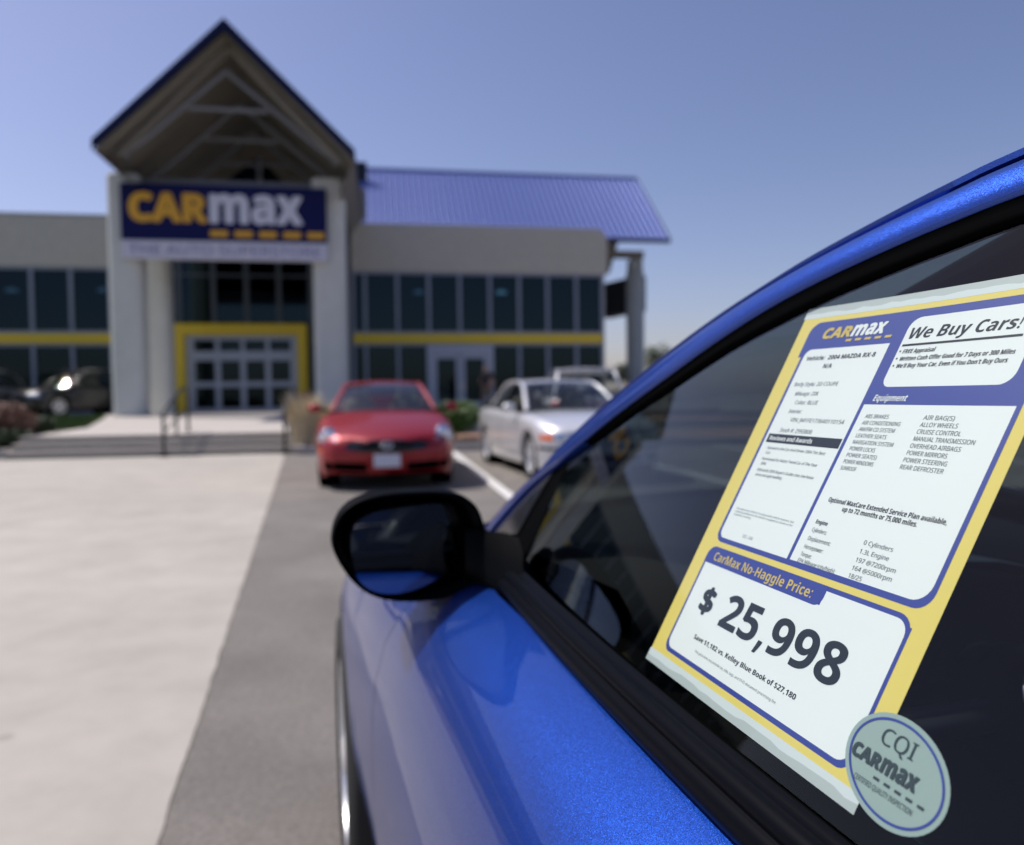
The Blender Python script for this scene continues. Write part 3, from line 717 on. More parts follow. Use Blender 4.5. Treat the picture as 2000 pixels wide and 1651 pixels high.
        u.box(-wmin + .1, wmin - .1, P['deck'] - .02, P['deck'] + .05, .421, s.ZS(P['deck']) - .04)
        for yw, rw, ra in P['wheels']:
            for sg in (-1, 1): u.lathe([(sg * (wmin - .15), 0.0), (sg * (wmin - .15), ra + .02), (sg * (s.W(yw) - .045), ra + .012)], (0, yw, rw), 'x', 28)
        u.build('underbody', 'dark_void', s.root)
        s.bvh = BVHTree.FromPolygons([Vector(v) for v in s.allmb.v], s.allmb.f)
    # patches laid onto the skin by projection along an axis
    def project(s, origin, d):
        h = s.bvh.ray_cast(Vector(origin), Vector(d)); return h[0], h[1]
    def patch(s, name, outline, d, mat, off=.006, thick=.006, n=10, parent=None, bulge=0.0):
        """outline: (x, z) polygon for d along y, or (y, z) for d along x; filled as rings towards the centre"""
        c = (sum(p[0] for p in outline) / len(outline), sum(p[1] for p in outline) / len(outline)); rings = []
        d = Vector(d)
        for k in range(n + 1):
            t = 1 - k / n; ring = []
            for p in outline:
                a = lerp(c[0], p[0], t); b = lerp(c[1], p[1], t)
                o = Vector((a, 0, b)) - d * 6 if abs(d.y) > .5 else Vector((0, a, b)) - d * 6
                hit = s.project(o, d)[0]
                if hit is None: hit = ring[-1] + d * 0 if ring else Vector((a, s.yf * (-d.y), b)) if abs(d.y) > .5 else Vector((s.W(a) * (-d.x), a, b))
                ring.append(Vector(hit) - d * (off + bulge * (1 - t * t)))
                if k == 0: ring[-1] = ring[-1]
            rings.append(ring)
        mb = MB(); m_ = len(outline); v = [tuple(p) for r in rings for p in r]; f = []
        edge = [tuple(p + d * (off + thick)) for p in rings[0]]
        for k in range(n):
            for i in range(m_): f.append((k * m_ + i, k * m_ + (i + 1) % m_, (k + 1) * m_ + (i + 1) % m_, (k + 1) * m_ + i))
        base = len(v); v += edge
        for i in range(m_): f.append((i, base + i, base + (i + 1) % m_, (i + 1) % m_))
        o = MB().raw(v, f).build(name, mat, parent or s.root, smooth=True, auto=45); recalc(o); return o
    def wheel(s, y, r, sg, spokes=5, width=.21, proud=0.0, style='spoke'):
        w = s.W(y) - .03 + proud; rr = r * .70
        e = empty('wheel'); e.parent = s.root
        t = MB().lathe([(-width, rr), (-width, r * .93), (-width * .88, r), (-.02, r), (-.002, r * .93), (0, rr + .02), (-.015, rr)], (0, 0, 0), 'x', 36)
        if sg < 0: t.v = [(-x, y_, z) for x, y_, z in t.v]
        t.v = [(x + sg * w, y_ + y, z + r) for x, y_, z in t.v]; recalc(t.build('tyre', 'tyre_rubber', e, smooth=True))
        m_ = MB().lathe([(-.02, rr + .003), (-.008, rr + .004), (-.010, rr - .018), (-.05, rr - .03), (-.16, rr - .035)], (0, 0, 0), 'x', 40)
        for k in range(spokes):
            a = 2 * math.pi * k / spokes + .3; u = Vector((0, math.cos(a), math.sin(a))); v_ = Vector((0, -math.sin(a), math.cos(a)))
            A = u * .04; Bp = u * (rr - .01); wa, wb = .034, .026 if style == 'spoke' else .05
            q = []
            for p, ww, xo in ((A, wa, -.012), (u * rr * .55, (wa + wb) / 2, -.018), (Bp, wb, -.022)):
                for s_, xx in ((-1, xo), (1, xo), (1, xo - .03), (-1, xo - .03)): q.append(tuple(p + v_ * ww * s_ + Vector((xx, 0, 0))))
            m_.raw(q, [(0, 1, 5, 4), (4, 5, 9, 8), (1, 2, 6, 5), (5, 6, 10, 9), (3, 0, 4, 7), (7, 4, 8, 11), (2, 3, 7, 6), (6, 7, 11, 10)])
        m_.lathe([(0, 0), (-.002, .03), (-.012, .055), (-.05, .06)], (0, 0, 0), 'x', 20)
        if sg < 0: m_.v = [(-x, y_, z) for x, y_, z in m_.v]
        m_.v = [(x + sg * w, y_ + y, z + r) for x, y_, z in m_.v]; recalc(m_.build('rim', 'rim_alloy', e, smooth=True, auto=40))
        b = MB().lathe([(-.09, 0), (-.09, rr * .8), (-.11, rr * .8)], (0, 0, 0), 'x', 24)
        if sg < 0: b.v = [(-x, y_, z) for x, y_, z in b.v]
        b.v = [(x + sg * w, y_ + y, z + r) for x, y_, z in b.v]; b.build('brake_disc', 'pewter_paint', e, smooth=True, auto=40)
    def greenhouse(s, rail, hdr, rhdr, bow=.30, crown=.05, gl='window_glass', pillar=None, bpillar=(), inset=.0):
        """rail: right-hand roof rail (x, y, z) from windscreen base to rear glass base; hdr / rhdr: indices of front and rear headers"""
        P = s.P; pm = pillar or P['paint']
        R_ = catmull(rail, 4); h, rh = hdr * 4, rhdr * 4; n = len(R_)
        def row(p, k):
            if k <= h: b = bow * (1 - k / h) ** .8 + .03; cz = crown * .8 * (k / h)
            elif k >= rh: b = -(bow * .7) * ((k - rh) / (n - 1 - rh)) ** .8 - .02; cz = crown * .8 * (1 - (k - rh) / (n - 1 - rh))
            else: t = (k - h) / (rh - h); b = lerp(.03, -.02, t); cz = crown * .8
            return [(p.x * u, p.y + b * (1 - u * u), p.z + cz * (1 - u * u)) for u in [2 * i / 16 - 1 for i in range(17)]]
        rows = [row(p, k) for k, p in enumerate(R_)]
        recalc(grid_obj('windscreen', rows[:h + 1], gl, s.root)); recalc(grid_obj('roof', rows[h:rh + 1], pm, s.root, solid=.02)); recalc(grid_obj('rear_window', rows[rh:], gl, s.root))
        for sg in (-1, 1):
            # side glass between the belt and the rail
            g = []
            for p in R_:
                bx = s.sidept(p.y, 9) - .012; bz = min(s.ZS(p.y) + .005, p.z)
                g.append([(sg * lerp(bx, p.x - .012, t), p.y, lerp(bz, p.z - .012, t)) for t in (0, .33, .66, 1)])
            recalc(grid_obj('side_window', g, gl, s.root))
            # painted rail: wraps over the edge
            rr = []
            for k, p in enumerate(R_):
                th = .055 if k < h else .05
                d = (R_[min(k + 1, n - 1)] - R_[max(k - 1, 0)]).normalized(); ins = Vector((0, d.z, -d.y)).normalized()
                if ins.z > 0: ins = -ins
                q = [p + ins * th + Vector((.004, 0, 0)), p + ins * th * .4 + Vector((.014, 0, 0)), p + Vector((.010, 0, .006)), p + Vector((-.02, 0, .012)) - ins * .004, p + Vector((-.055, 0, .006)) - ins * .004]
                rr.append([(sg * a.x, a.y, a.z) for a in q])
            recalc(grid_obj('pillar', rr, pm, s.root, solid=.012))
            for yb in bpillar:
                k = min(range(n), key=lambda i: abs(R_[i].y - yb) + (10 if i < h * .5 else 0)); p = R_[k]; bx = s.sidept(p.y, 9)
                MB().raw([(sg * (bx - .004), yb - .045, s.ZS(yb)), (sg * (bx - .004), yb + .045, s.ZS(yb)), (sg * (p.x + .001), yb + .035, p.z - .02), (sg * (p.x + .001), yb - .035, p.z - .02)], [(0, 1, 2, 3)]).build('window_post', 'gloss_black', s.root, solid=.01)
            # belt moulding
            bl = [[(sg * (s.sidept(p.y, 9) + dx), p.y, s.ZS(p.y) + dz) for dx, dz in ((.004, -.012), (.008, 0), (-.004, .014))] for p in R_ if p.z > s.ZS(p.y) + .03]
            if len(bl) > 2: grid_obj('belt_trim', bl, 'trim_rubber', s.root)
        s.rails = R_
    def interior(s, cabin, seatmat='seat_cloth', zs=.5, wheel_left=True, seats=True):
        y0, y1 = cabin; w = s.W(0) - .20; P = s.P
        d = MB().grid([[(lerp(-w, w, i / 8), y1 + .02 + .12 * (1 - (i / 4 - 1) ** 2), s.ZS(y1) - .005) for i in range(9)],
                       [(lerp(-w, w, i / 8), y1 - .30, s.ZS(y1) + .01) for i in range(9)], [(lerp(-w, w, i / 8), y1 - .38, s.ZS(y1) - .05) for i in range(9)],
                       [(lerp(-w, w, i / 8), y1 - .36, zs + .0) for i in range(9)]])
        d.build('dashboard', 'interior_black', s.root, smooth=True)
        if seats:
            for yy, back in ((y1 - 1.0, .62), (y1 - 1.85, .55)):
                if yy < y0 + .2: continue
                for sx in (-.36, .36):
                    st = MB().box(sx - .24, sx + .24, yy - .02, yy + .46, .43, .56)
                    st.build('seat', seatmat, s.root, bevel=.05, smooth=True)
                    pr = [(yy - .02, .50), (yy + .12, .52), (yy - .04, .50 + back), (yy - .16, .49 + back)]
                    MB().prism(pr, sx - .23, sx + .23, 'x').build('seat_back', seatmat, s.root, bevel=.05, smooth=True)
                    pr = [(yy - .15, .52 + back), (yy - .07, .52 + back), (yy - .09, .68 + back), (yy - .17, .67 + back)]
                    MB().prism(pr, sx - .12, sx + .12, 'x').build('headrest', seatmat, s.root, bevel=.035, smooth=True)
        sx = -.36 if wheel_left else .36
        c = Vector((sx, y1 - .50, s.ZS(y1) - .03)); ax_ = Vector((0, -.9, .42)).normalized(); u = Vector((1, 0, 0)); v_ = ax_.cross(u)
        MB().tube([c + u * math.cos(t) * .185 + v_ * math.sin(t) * .185 for t in np.linspace(0, 2 * math.pi, 28, endpoint=False)], .015, 8, closed=True).build('steering_wheel', 'interior_grey', s.root, smooth=True)
        MB().bar(c - u * .17, c + u * .17, .016).bar(c, c - v_ * .17, .016).bar(c, c - ax_ * .25, .03).build('steering_hub', 'interior_black', s.root)
def mirror(s, y, z, sg, mat, reach=.19):
    w = s.W(y) - .03; e = s.root
    m_ = MB(); rows = []
    for i in range(9):
        t = i / 8; x = w + .02 + reach * t; h = .062 * (math.sin(math.pi * min(max(t * .9 + .08, 0), 1)) ** .35)
        rows.append([(sg * x, y + .045 * math.cos(a) - .03 * t, z + h * math.sin(a)) for a in np.linspace(0, 2 * math.pi, 13)])
    o = m_.grid(rows).raw(rows[-1], [tuple(range(13))]).build('mirror_housing', mat, e, smooth=True)
    MB().bar((sg * (w - .08), y, z - .03), (sg * (w + .05), y, z - .01), .025).build('mirror_arm', 'black_plastic', e)
def ell(cx_, cz_, a, b, n=28, p=2.0, rot=0):
    out = []
    for k in range(n):
        t = 2 * math.pi * k / n; c_, s_ = math.cos(t), math.sin(t)
        x = a * abs(c_) ** (2 / p) * (1 if c_ > 0 else -1); z = b * abs(s_) ** (2 / p) * (1 if s_ > 0 else -1)
        out.append((cx_ + x * math.cos(rot) - z * math.sin(rot), cz_ + x * math.sin(rot) + z * math.cos(rot)))
    return out
def dense(poly, k=4):
    out = []
    for i in range(len(poly)):
        a, b = poly[i], poly[(i + 1) % len(poly)]
        for j in range(k): out.append((lerp(a[0], b[0], j / k), lerp(a[1], b[1], j / k)))
    return out
STD_INS = [(0, .135), (.02, .10), (.05, .055), (.09, .025), (.16, .008), (.25, 0), (.36, .002), (.5, .012), (.62, .035), (.75, .07)]

def lamp(s, outline, sg, d=(0, -1, 0), glint_domes=(), name='headlight', lens='lens_glass', back='lamp_bowl', off=.004):
    ol = [(sg * x, z) for x, z in outline]
    b = s.patch(name, ol, d, back, off=off, thick=.02)
    s.patch('lens', ol, d, lens, off=off + .012, thick=.012, parent=b, bulge=.010)
    for x, z, r in glint_domes:
        h = s.project(Vector((sg * x, 0, z)) - Vector(d) * 6, d)[0]
        if h is None: continue
        c = Vector(h) - Vector(d) * (off + .001)
        MB().lathe([(-.004 + r * .55 * math.cos(a), r * math.sin(a)) for a in np.linspace(math.pi / 2, 0.0, 12)], tuple(c), 'y', 28).build('glint_dome', 'chrome', b, smooth=True)  # convex chrome dome, shaped proud of the lamp to throw a sun glint
    return b

# ---- red coupe, nose towards the camera
def red_coupe():
    e = empty('red_coupe', (0.035, 11.88, 0), R(180.6)); tag(e, 'red two-door coupe parked facing the camera by the concrete walk', 'car', 'cars parked in front of the showroom')
    P = dict(paint='red_paint',
        W=[(-2.3, .52), (-2.22, .66), (-2.0, .80), (-1.5, .89), (-.5, .90), (.6, .90), (1.35, .905), (1.75, .875), (2.05, .80), (2.22, .68), (2.30, .52)],
        ZS=[(-2.3, .80), (-2.1, .93), (-1.3, .95), (0, .93), (.85, .92), (1.4, .86), (1.9, .755), (2.15, .68), (2.3, .60)],
        ZB=[(-2.3, .30), (-1.9, .20), (0, .17), (1.9, .16), (2.3, .20)], INS=STD_INS, KINS=[(-2.3, .8), (1.2, 1), (1.9, 1.25), (2.3, .9)],
        wheels=[(1.43, .325, .37), (-1.42, .325, .37)], doors=[(-.45, .95)], cowl=.80, deck=-1.60, nose=(.07, .47), tail=(.05, .55), nosebow=.13, tailbow=.08,
        endys=(2.12, 2.16, 2.2, 2.24, 2.27, 2.29, -2.25, -2.28), crown=.055)
    c = Car(e, P); c.body()
    c.greenhouse([(.745, .86, .955), (.66, .52, 1.15), (.575, .12, 1.325), (.56, -.25, 1.365), (.57, -.75, 1.335), (.62, -1.2, 1.17), (.69, -1.62, .985)], 2, 4, bow=.34, crown=.04, bpillar=(-.62,))
    c.interior((-1.3, .82), 'tan_seat', zs=.4)
    for sg in (-1, 1):
        for y in (1.43, -1.42): c.wheel(y, .325, sg, 5)
        mirror(c, .72, 1.0, sg, 'red_paint', .17)
        lamp(c, [(.60, .60), (.80, .565), (.862, .62), (.865, .70), (.83, .775), (.74, .80), (.66, .77), (.61, .69)], sg, glint_domes=((.705, .69, .085), (.79, .64, .05)))
        c.patch('air_intake', dense([(sg * .24, .24), (sg * .76, .25), (sg * .78, .37), (sg * .24, .35)]), (0, -1, 0), 'dark_void', off=.004)
        c.patch('fog_lamp', ell(sg * .62, .43, .05, .018), (0, -1, 0), 'red_paint', off=.003)
        c.patch('side_marker', dense([(sg * .79, .47), (sg * .86, .48), (sg * .86, .51), (sg * .79, .50)], 2), (0, -1, 0), 'orange_lens', off=.004)
    g = c.patch('grille', ell(0, .555, .52, .082, p=2.3), (0, -1, 0), 'gloss_black', off=.006)
    gy = c.project((0, 6, .56), (0, -1, 0))[0].y + .02
    for k in range(5): MB().bar((-.36 + .03 * abs(k - 2), gy - .014, .515 + .02 * k), (.36 - .03 * abs(k - 2), gy - .014, .515 + .02 * k), .004, 6).build('slat', 'black_plastic', g)
    em = MB().tube([(.062 * math.cos(t), gy + .004, .562 + .04 * math.sin(t)) for t in np.linspace(0, 2 * math.pi, 24, endpoint=False)], .008, 8, closed=True)
    em.bar((-.022, gy + .004, .528), (0, gy + .008, .562), .006).bar((.022, gy + .004, .528), (0, gy + .008, .562), .006)
    em.build('emblem', 'chrome', e, smooth=True)
    py = c.project((0, 6, .37), (0, -1, 0))[0].y
    pl = MB().box(-.16, .16, py + .012, py + .026, .30, .46).build('number_plate', 'plate_white', e, bevel=.006)
    mb = MB(); put_text(mb, '3', -.03, .345, .05, .08, lambda x, y, k=0: (-x, py + .0275, y), bold=1)
    c.patch('lower_lip', dense([(-.80, .175), (.80, .175), (.80, .215), (-.80, .215)]), (0, -1, 0), 'dark_void', off=.012)
    MB().raw([(-.5, .25, 1.30), (-.62, .33, 1.26), (-.60, .41, 1.22), (-.48, .36, 1.25)], []).v
    return c
red_coupe()

# ---- silver sedan
def silver_sedan():
    e = empty('silver_sedan', (2.70, 11.72, 0), R(185)); tag(e, 'silver four-door sedan parked to the right of the red coupe', 'car', 'cars parked in front of the showroom')
    P = dict(paint='silver_paint',
        W=[(-2.2, .60), (-2.1, .74), (-1.8, .84), (-1.0, .865), (0, .87), (1.0, .87), (1.6, .86), (1.95, .81), (2.12, .72), (2.2, .60)],
        ZS=[(-2.2, .86), (-2.0, .95), (-1.3, .95), (0, .91), (.8, .90), (1.5, .85), (1.95, .77), (2.2, .70)],
        ZB=[(-2.2, .30), (-1.9, .22), (0, .19), (1.9, .19), (2.2, .24)], INS=[(0, .11), (.02, .075), (.05, .035), (.09, .014), (.16, .004), (.25, 0), (.5, .006), (.62, .02), (.75, .05)],
        wheels=[(1.37, .32, .365), (-1.37, .32, .365)], doors=[(-.20, .92), (-.98, -.21)], cowl=.78, deck=-1.52, nose=(.03, .5), tail=(.03, .6), nosebow=.10, tailbow=.08, endys=(2.1, 2.15, 2.18, -2.15), crown=.045)
    c = Car(e, P); c.body()
    c.greenhouse([(.74, .86, .93), (.665, .50, 1.15), (.60, .15, 1.325), (.585, -.3, 1.375), (.585, -.85, 1.345), (.62, -1.2, 1.19), (.69, -1.52, .98)], 2, 4, bow=.24, crown=.04, bpillar=(-.24,))
    c.interior((-1.2, .80), 'tan_seat', zs=.4)
    for sg in (-1, 1):
        for y in (1.37, -1.37): c.wheel(y, .32, sg, 5)
        mirror(c, .68, .98, sg, 'silver_paint', .15)
        lamp(c, dense([(.36, .56), (.70, .56), (.72, .66), (.36, .68)]), sg, glint_domes=((.44, .62, .05), (.57, .62, .05)))
        lamp(c, dense([(.725, .56), (.83, .555), (.83, .64), (.735, .655)], 3), sg, back='orange_lens', name='turn_lamp')
        c.patch('grille', ell(sg * .13, .62, .10, .055, p=3), (0, -1, 0), 'gloss_black', off=.006)
        c.patch('fog_lamp', dense([(sg * .50, .30), (sg * .68, .30), (sg * .68, .37), (sg * .50, .37)], 3), (0, -1, 0), 'dark_void', off=.004)
        c.patch('bumper_strip', dense([(sg * .20, .44), (sg * .84, .44), (sg * .84, .485), (sg * .20, .485)], 4), (0, -1, 0), 'black_plastic', off=.012)
    c.patch('air_intake', dense([(-.42, .27), (.42, .27), (.42, .38), (-.42, .38)], 4), (0, -1, 0), 'dark_void', off=.004)
    py = c.project((0, 6, .46), (0, -1, 0))[0].y
    MB().box(-.16, .16, py + .012, py + .026, .40, .52).build('number_plate', 'plate_white', e, bevel=.006)
silver_sedan()

# ---- silver sport utility car seen from behind
def rear_suv(loc, rz, label, pm, group=None, name='silver_suv', lampmat='red_lens'):
    e = empty(name, loc, R(rz)); tag(e, label, 'car', group)
    P = dict(paint=pm,
        W=[(-2.2, .72), (-2.12, .82), (-1.8, .89), (0, .91), (1.6, .90), (2.0, .82), (2.2, .64)],
        ZS=[(-2.2, 1.04), (-1.3, 1.10), (0, 1.07), (.9, 1.06), (1.5, 1.02), (2.0, .92), (2.2, .82)],
        ZB=[(-2.2, .36), (-1.9, .30), (0, .27), (1.9, .28), (2.2, .34)], INS=[(0, .09), (.02, .06), (.05, .03), (.12, .01), (.25, 0), (.5, .0), (.7, .02), (.9, .05)],
        wheels=[(1.35, .36, .41), (-1.35, .36, .41)], doors=[(-.15, .95), (-1.05, -.16)], cowl=.85, deck=-1.95, nose=(.04, .6), tail=(.02, .7), nosebow=.12, tailbow=.06, endys=(2.1, 2.15, -2.15), crown=.05)
    c = Car(e, P); c.body()
    c.greenhouse([(.80, .98, 1.07), (.74, .60, 1.38), (.68, .2, 1.64), (.665, -.5, 1.72), (.665, -1.5, 1.69), (.72, -1.85, 1.42), (.80, -2.0, 1.10)], 2, 4, bow=.22, crown=.05, bpillar=(-.16, -1.08))
    c.interior((-1.6, .85), 'seat_cloth', zs=.5)
    for sg in (-1, 1):
        for y in (1.35, -1.35): c.wheel(y, .36, sg, 5)
        mirror(c, .78, 1.16, sg, pm, .17)
        c.patch('tail_lamp', dense([(sg * .56, .90), (sg * .83, .90), (sg * .84, 1.04), (sg * .58, 1.03)], 3), (0, 1, 0), lampmat, off=.006)
        lamp(c, dense([(.48, .74), (.80, .72), (.80, .88), (.50, .86)], 3), sg, glint_domes=((.60, .80, .05), (.71, .80, .045)))
    c.patch('grille', dense([(-.38, .70), (.38, .70), (.38, .86), (-.38, .86)], 4), (0, -1, 0), 'gloss_black', off=.006)
    c.patch('garnish', dense([(-.54, .91), (.54, .91), (.54, .98), (-.54, .98)], 4), (0, 1, 0), lampmat, off=.004)
    py = c.project((0, -6, .74), (0, 1, 0))[0].y
    MB().box(-.16, .16, py - .03, py - .014, .68, .80).build('number_plate', 'plate_white', e, bevel=.006)
    MB().box(-.70, -.66, -1.3, .2, 1.72, 1.75).box(.66, .70, -1.3, .2, 1.72, 1.75).build('glint_bars', 'chrome', e, bevel=.01)  # chrome roof bars added to catch sun glints
    return e
rear_suv((4.85, 18.6, 0.0), -8, 'silver sport utility car seen from behind beyond the silver sedan', 'grey_paint', 'cars parked in front of the showroom')
rear_suv((-11.5, 32.2, .557), 142, 'black sport utility car parked left of the entrance pillar', 'black_paint', 'cars parked on the upper pavement', 'black_suv')
rear_suv((-15.3, 31.2, .557), 150, 'pewter grey sport utility car at the left edge of the photo', 'pewter_paint', 'cars parked on the upper pavement', 'grey_suv')

# ---- a person by the double doors
def person(loc, rz, label):
    e = empty('person', loc, rz); tag(e, label, 'person')
    def skin(name, pts, edges, rad, mat):
        me = bpy.data.meshes.new(name); me.from_pydata(pts, edges, []); o = bpy.data.objects.new(name, me); COL.objects.link(o); o.parent = e
        me.materials.append(M[mat]); sk = o.modifiers.new('skin', 'SKIN'); sk.use_smooth_shade = True
        for v, r_ in zip(me.skin_vertices[0].data, rad): v.radius = (r_, r_)
        me.skin_vertices[0].data[0].use_root = True
        o.modifiers.new('s', 'SUBSURF').levels = 2; o.modifiers['s'].render_levels = 2; return o
    skin('body', [(0, 0, .92), (0, .01, 1.15), (0, .0, 1.38), (0, .0, 1.47), (0, .02, 1.55), (0, .03, 1.66), (.17, 0, 1.40), (.24, .05, 1.15), (.20, .22, 1.02), (-.17, 0, 1.40), (-.25, -.06, 1.14), (-.24, -.10, .90),
                  (.09, 0, .85), (.11, .10, .48), (.11, .02, .08), (.11, .14, .04), (-.09, 0, .85), (-.10, -.06, .48), (-.10, -.16, .08), (-.10, -.04, .04)],
         [(0, 1), (1, 2), (2, 3), (3, 4), (4, 5), (2, 6), (6, 7), (7, 8), (2, 9), (9, 10), (10, 11), (0, 12), (12, 13), (13, 14), (14, 15), (0, 16), (16, 17), (17, 18), (18, 19)],
         [.15, .14, .15, .07, .075, .085, .07, .045, .035, .07, .045, .035, .09, .065, .045, .04, .09, .065, .045, .04], 'skin')
    skin('shirt', [(0, 0, .90), (0, .01, 1.15), (0, 0, 1.38), (0, 0, 1.45), (.18, 0, 1.40), (.23, .03, 1.22), (-.18, 0, 1.40), (-.24, -.03, 1.22)],
         [(0, 1), (1, 2), (2, 3), (2, 4), (4, 5), (2, 6), (6, 7)], [.17, .165, .17, .085, .085, .07, .085, .07], 'dark_cloth')
    skin('trousers', [(0, 0, .95), (.09, 0, .84), (.11, .10, .48), (.11, .02, .12), (-.09, 0, .84), (-.10, -.06, .48), (-.10, -.16, .12)],
         [(0, 1), (1, 2), (2, 3), (0, 4), (4, 5), (5, 6)], [.165, .115, .085, .07, .115, .085, .07], 'tan_cloth')
    skin('hair', [(0, .0, 1.70), (0, -.02, 1.76)], [(0, 1)], [.085, .075], 'hair')
person((3.92, 28.6, .555), R(150), 'person in dark shirt and tan trousers walking outside the double doors')
# ------------------------------------------------------------------ the blue coupe in the foreground
CX = 0.963                                    # car centre line in camera-side coordinates (L)
CYAW = R(5.75)
blue = empty('blue_coupe', (CX * math.cos(CYAW), CX * math.sin(CYAW), 0), CYAW)
tag(blue, 'blue metallic coupe in the foreground with a price sheet in its window', 'car')
NB = (-.893, .001, .451)
def LG(F, z): return .2330 + .505 * (z - .981) + (F - .40) ** 2 / (8.5 if F > .40 else 22) + (z - 1.1) ** 2 / 9 - .001
PB = dict(paint='blue_paint',
    W=[(-1.72, .50), (-1.66, .66), (-1.45, .80), (-1.1, .878), (-.85, .888), (-.4, .876), (.2, .872), (.9, .876), (1.4, .882), (1.8, .887), (2.1, .872), (2.4, .80), (2.6, .66), (2.71, .46)],
    ZS=[(-1.72, .82), (-1.55, .93), (-1.1, .99), (-.5, .955), (.2, .943), (.9, .941), (1.15, .935), (1.5, .90), (1.8, .85), (2.2, .76), (2.5, .66), (2.71, .58)],
    ZB=[(-1.72, .28), (-1.4, .2), (0, .16), (2.2, .16), (2.71, .20)],
    INS=[(0, .1255), (.012, .098), (.028, .072), (.050, .048), (.080, .028), (.12, .013), (.17, .004), (.24, 0), (.36, .001), (.48, .012), (.60, .034), (.78, .07)],
    KINS=[(-1.72, .9), (-.9, 1.25), (-.3, 1.02), (.3, 1), (.85, 1), (1.15, 1.4), (1.35, 1.45), (1.85, 1.05), (2.3, 1.3), (2.71, 1.0)],
    wheels=[(1.82, .33, .375), (-.88, .33, .375)], doors=[(-.03, 1.06)], cowl=1.24, deck=-1.30, nose=(.08, .45), tail=(.05, .6), nosebow=.14, tailbow=.09,
    endys=(2.45, 2.55, 2.64, 2.68, 2.70, -1.68, -1.71), crown=.02,
    hoodshape=lambda u, y: -.022 * math.exp(-((abs(u) - .72) / .18) ** 2) * min(max((y - 1.1) / .3, 0), 1))
bc = Car(blue, PB); bc.body()
for sg in (-1, 1):
    for y in (1.82, -.88): bc.wheel(y, .33, sg, 5, width=.225, proud=.032, style='wide')
    lamp(bc, dense([(.42, .60), (.66, .52), (.74, .62), (.60, .70)], 3), sg, glint_domes=((.58, .62, .05),))
    bc.patch('tail_lamp', ell(sg * .60, .80, .12, .05, p=2.6), (0, 1, 0), 'red_lens', off=.006)
    bc.patch('door_handle', ell(.10, .80, .10, .016, p=3), (-sg, 0, 0), 'blue_paint', off=.016, thick=.018)
bc.patch('grille', ell(0, .33, .45, .10, p=3), (0, -1, 0), 'dark_void', off=.004)

OUT = [(1.2743, .9400, .2996), (1.1030, 1.0191, .3056), (1.0014, 1.0624, .3113), (.9373, 1.1012, .3222), (.8403, 1.1478, .3348), (.7974, 1.1655, .3387), (.7049, 1.2062, .3534), (.6273, 1.2357, .3643), (.5608, 1.2561, .3717),
       (.5073, 1.2726, .3794), (.4332, 1.2890, .3867), (.3882, 1.2985, .3923), (.3452, 1.3052, .3963), (.2, 1.320, .405), (0, 1.330, .412), (-.25, 1.326, .415), (-.5, 1.298, .412), (-.75, 1.237, .398), (-.95, 1.16, .376), (-1.15, 1.07, .345), (-1.30, 1.00, .320)]
GAP = [(1.2133, .9491), (1.0769, 1.0174), (.9765, 1.0596), (.9186, 1.0945), (.8263, 1.1430), (.7857, 1.1610), (.6954, 1.2010), (.6179, 1.2306), (.5542, 1.2510), (.4925, 1.2667), (.4264, 1.2805), (.3806, 1.2886), (.3385, 1.2950),
       (.2, 1.307), (0, 1.316), (-.25, 1.312), (-.5, 1.284), (-.75, 1.220), (-.95, 1.14), (-1.15, 1.05), (-1.29, .99)]
LOW = [(1.1567, .9535), (1.0628, 1.0049), (.9916, 1.0403), (.9203, 1.0699), (.8731, 1.0885), (.7551, 1.1421), (.6644, 1.1795), (.5947, 1.2084), (.5345, 1.2296), (.4751, 1.2451), (.4104, 1.2578), (.3667, 1.2648), (.3253, 1.2700),
       (.2, 1.281), (0, 1.290), (-.25, 1.286), (-.45, 1.262), (-.60, 1.22), (-.75, 1.14), (-.82, 1.05), (-.86, .985)]
GT = [(.8824, 1.0881), (.7630, 1.1345), (.6683, 1.1700), (.6211, 1.1885), (.5652, 1.2090), (.4763, 1.2335), (.4117, 1.2468), (.3671, 1.2540), (.3263, 1.2597),
      (.2, 1.270), (0, 1.279), (-.25, 1.275), (-.44, 1.252), (-.58, 1.21), (-.72, 1.13), (-.79, 1.05), (-.83, .985)]
def near(F, z, off=0.0):
    """point on the side-glass surface, off metres proud of it; returned in car coordinates for the left side"""
    return Vector((LG(F, z) - CX, F, z)) + Vector(NB) * off
def flip(p, sg): return (p[0] if sg < 0 else -p[0], p[1], p[2])
def resamp(P, n):
    P = [Vector((p[0], p[1], 0)) for p in P]; C = catmull(P, 6); L = [0]
    for a, b in zip(C[:-1], C[1:]): L.append(L[-1] + (b - a).length)
    out = []
    for k in range(n):
        t = L[-1] * k / (n - 1); i = max(j for j in range(len(L)) if L[j] <= t + 1e-12); i = min(i, len(C) - 2)
        u = (t - L[i]) / max(L[i + 1] - L[i], 1e-9); q = C[i].lerp(C[i + 1], u); out.append((q.x, q.y))
    return out
def smooth2(P, k=4): return [(q.x, q.y) for q in catmull([(p[0], p[1], 0) for p in P], k)]
sO = catmull([(p[2] - CX, p[0], p[1]) for p in OUT], 4)           # full 3D outer edge (left side)
sG, sL = smooth2(GAP), smooth2(LOW)
N_ = len(sL)
sT = resamp(GT, 90)
def low_at(F, z):  # nearest point of the lower blue edge, for pairing with the glass top
    return min(sLd, key=lambda q: (q[0] - F) ** 2 + (q[1] - z) ** 2)
sLd = resamp(LOW, 700)
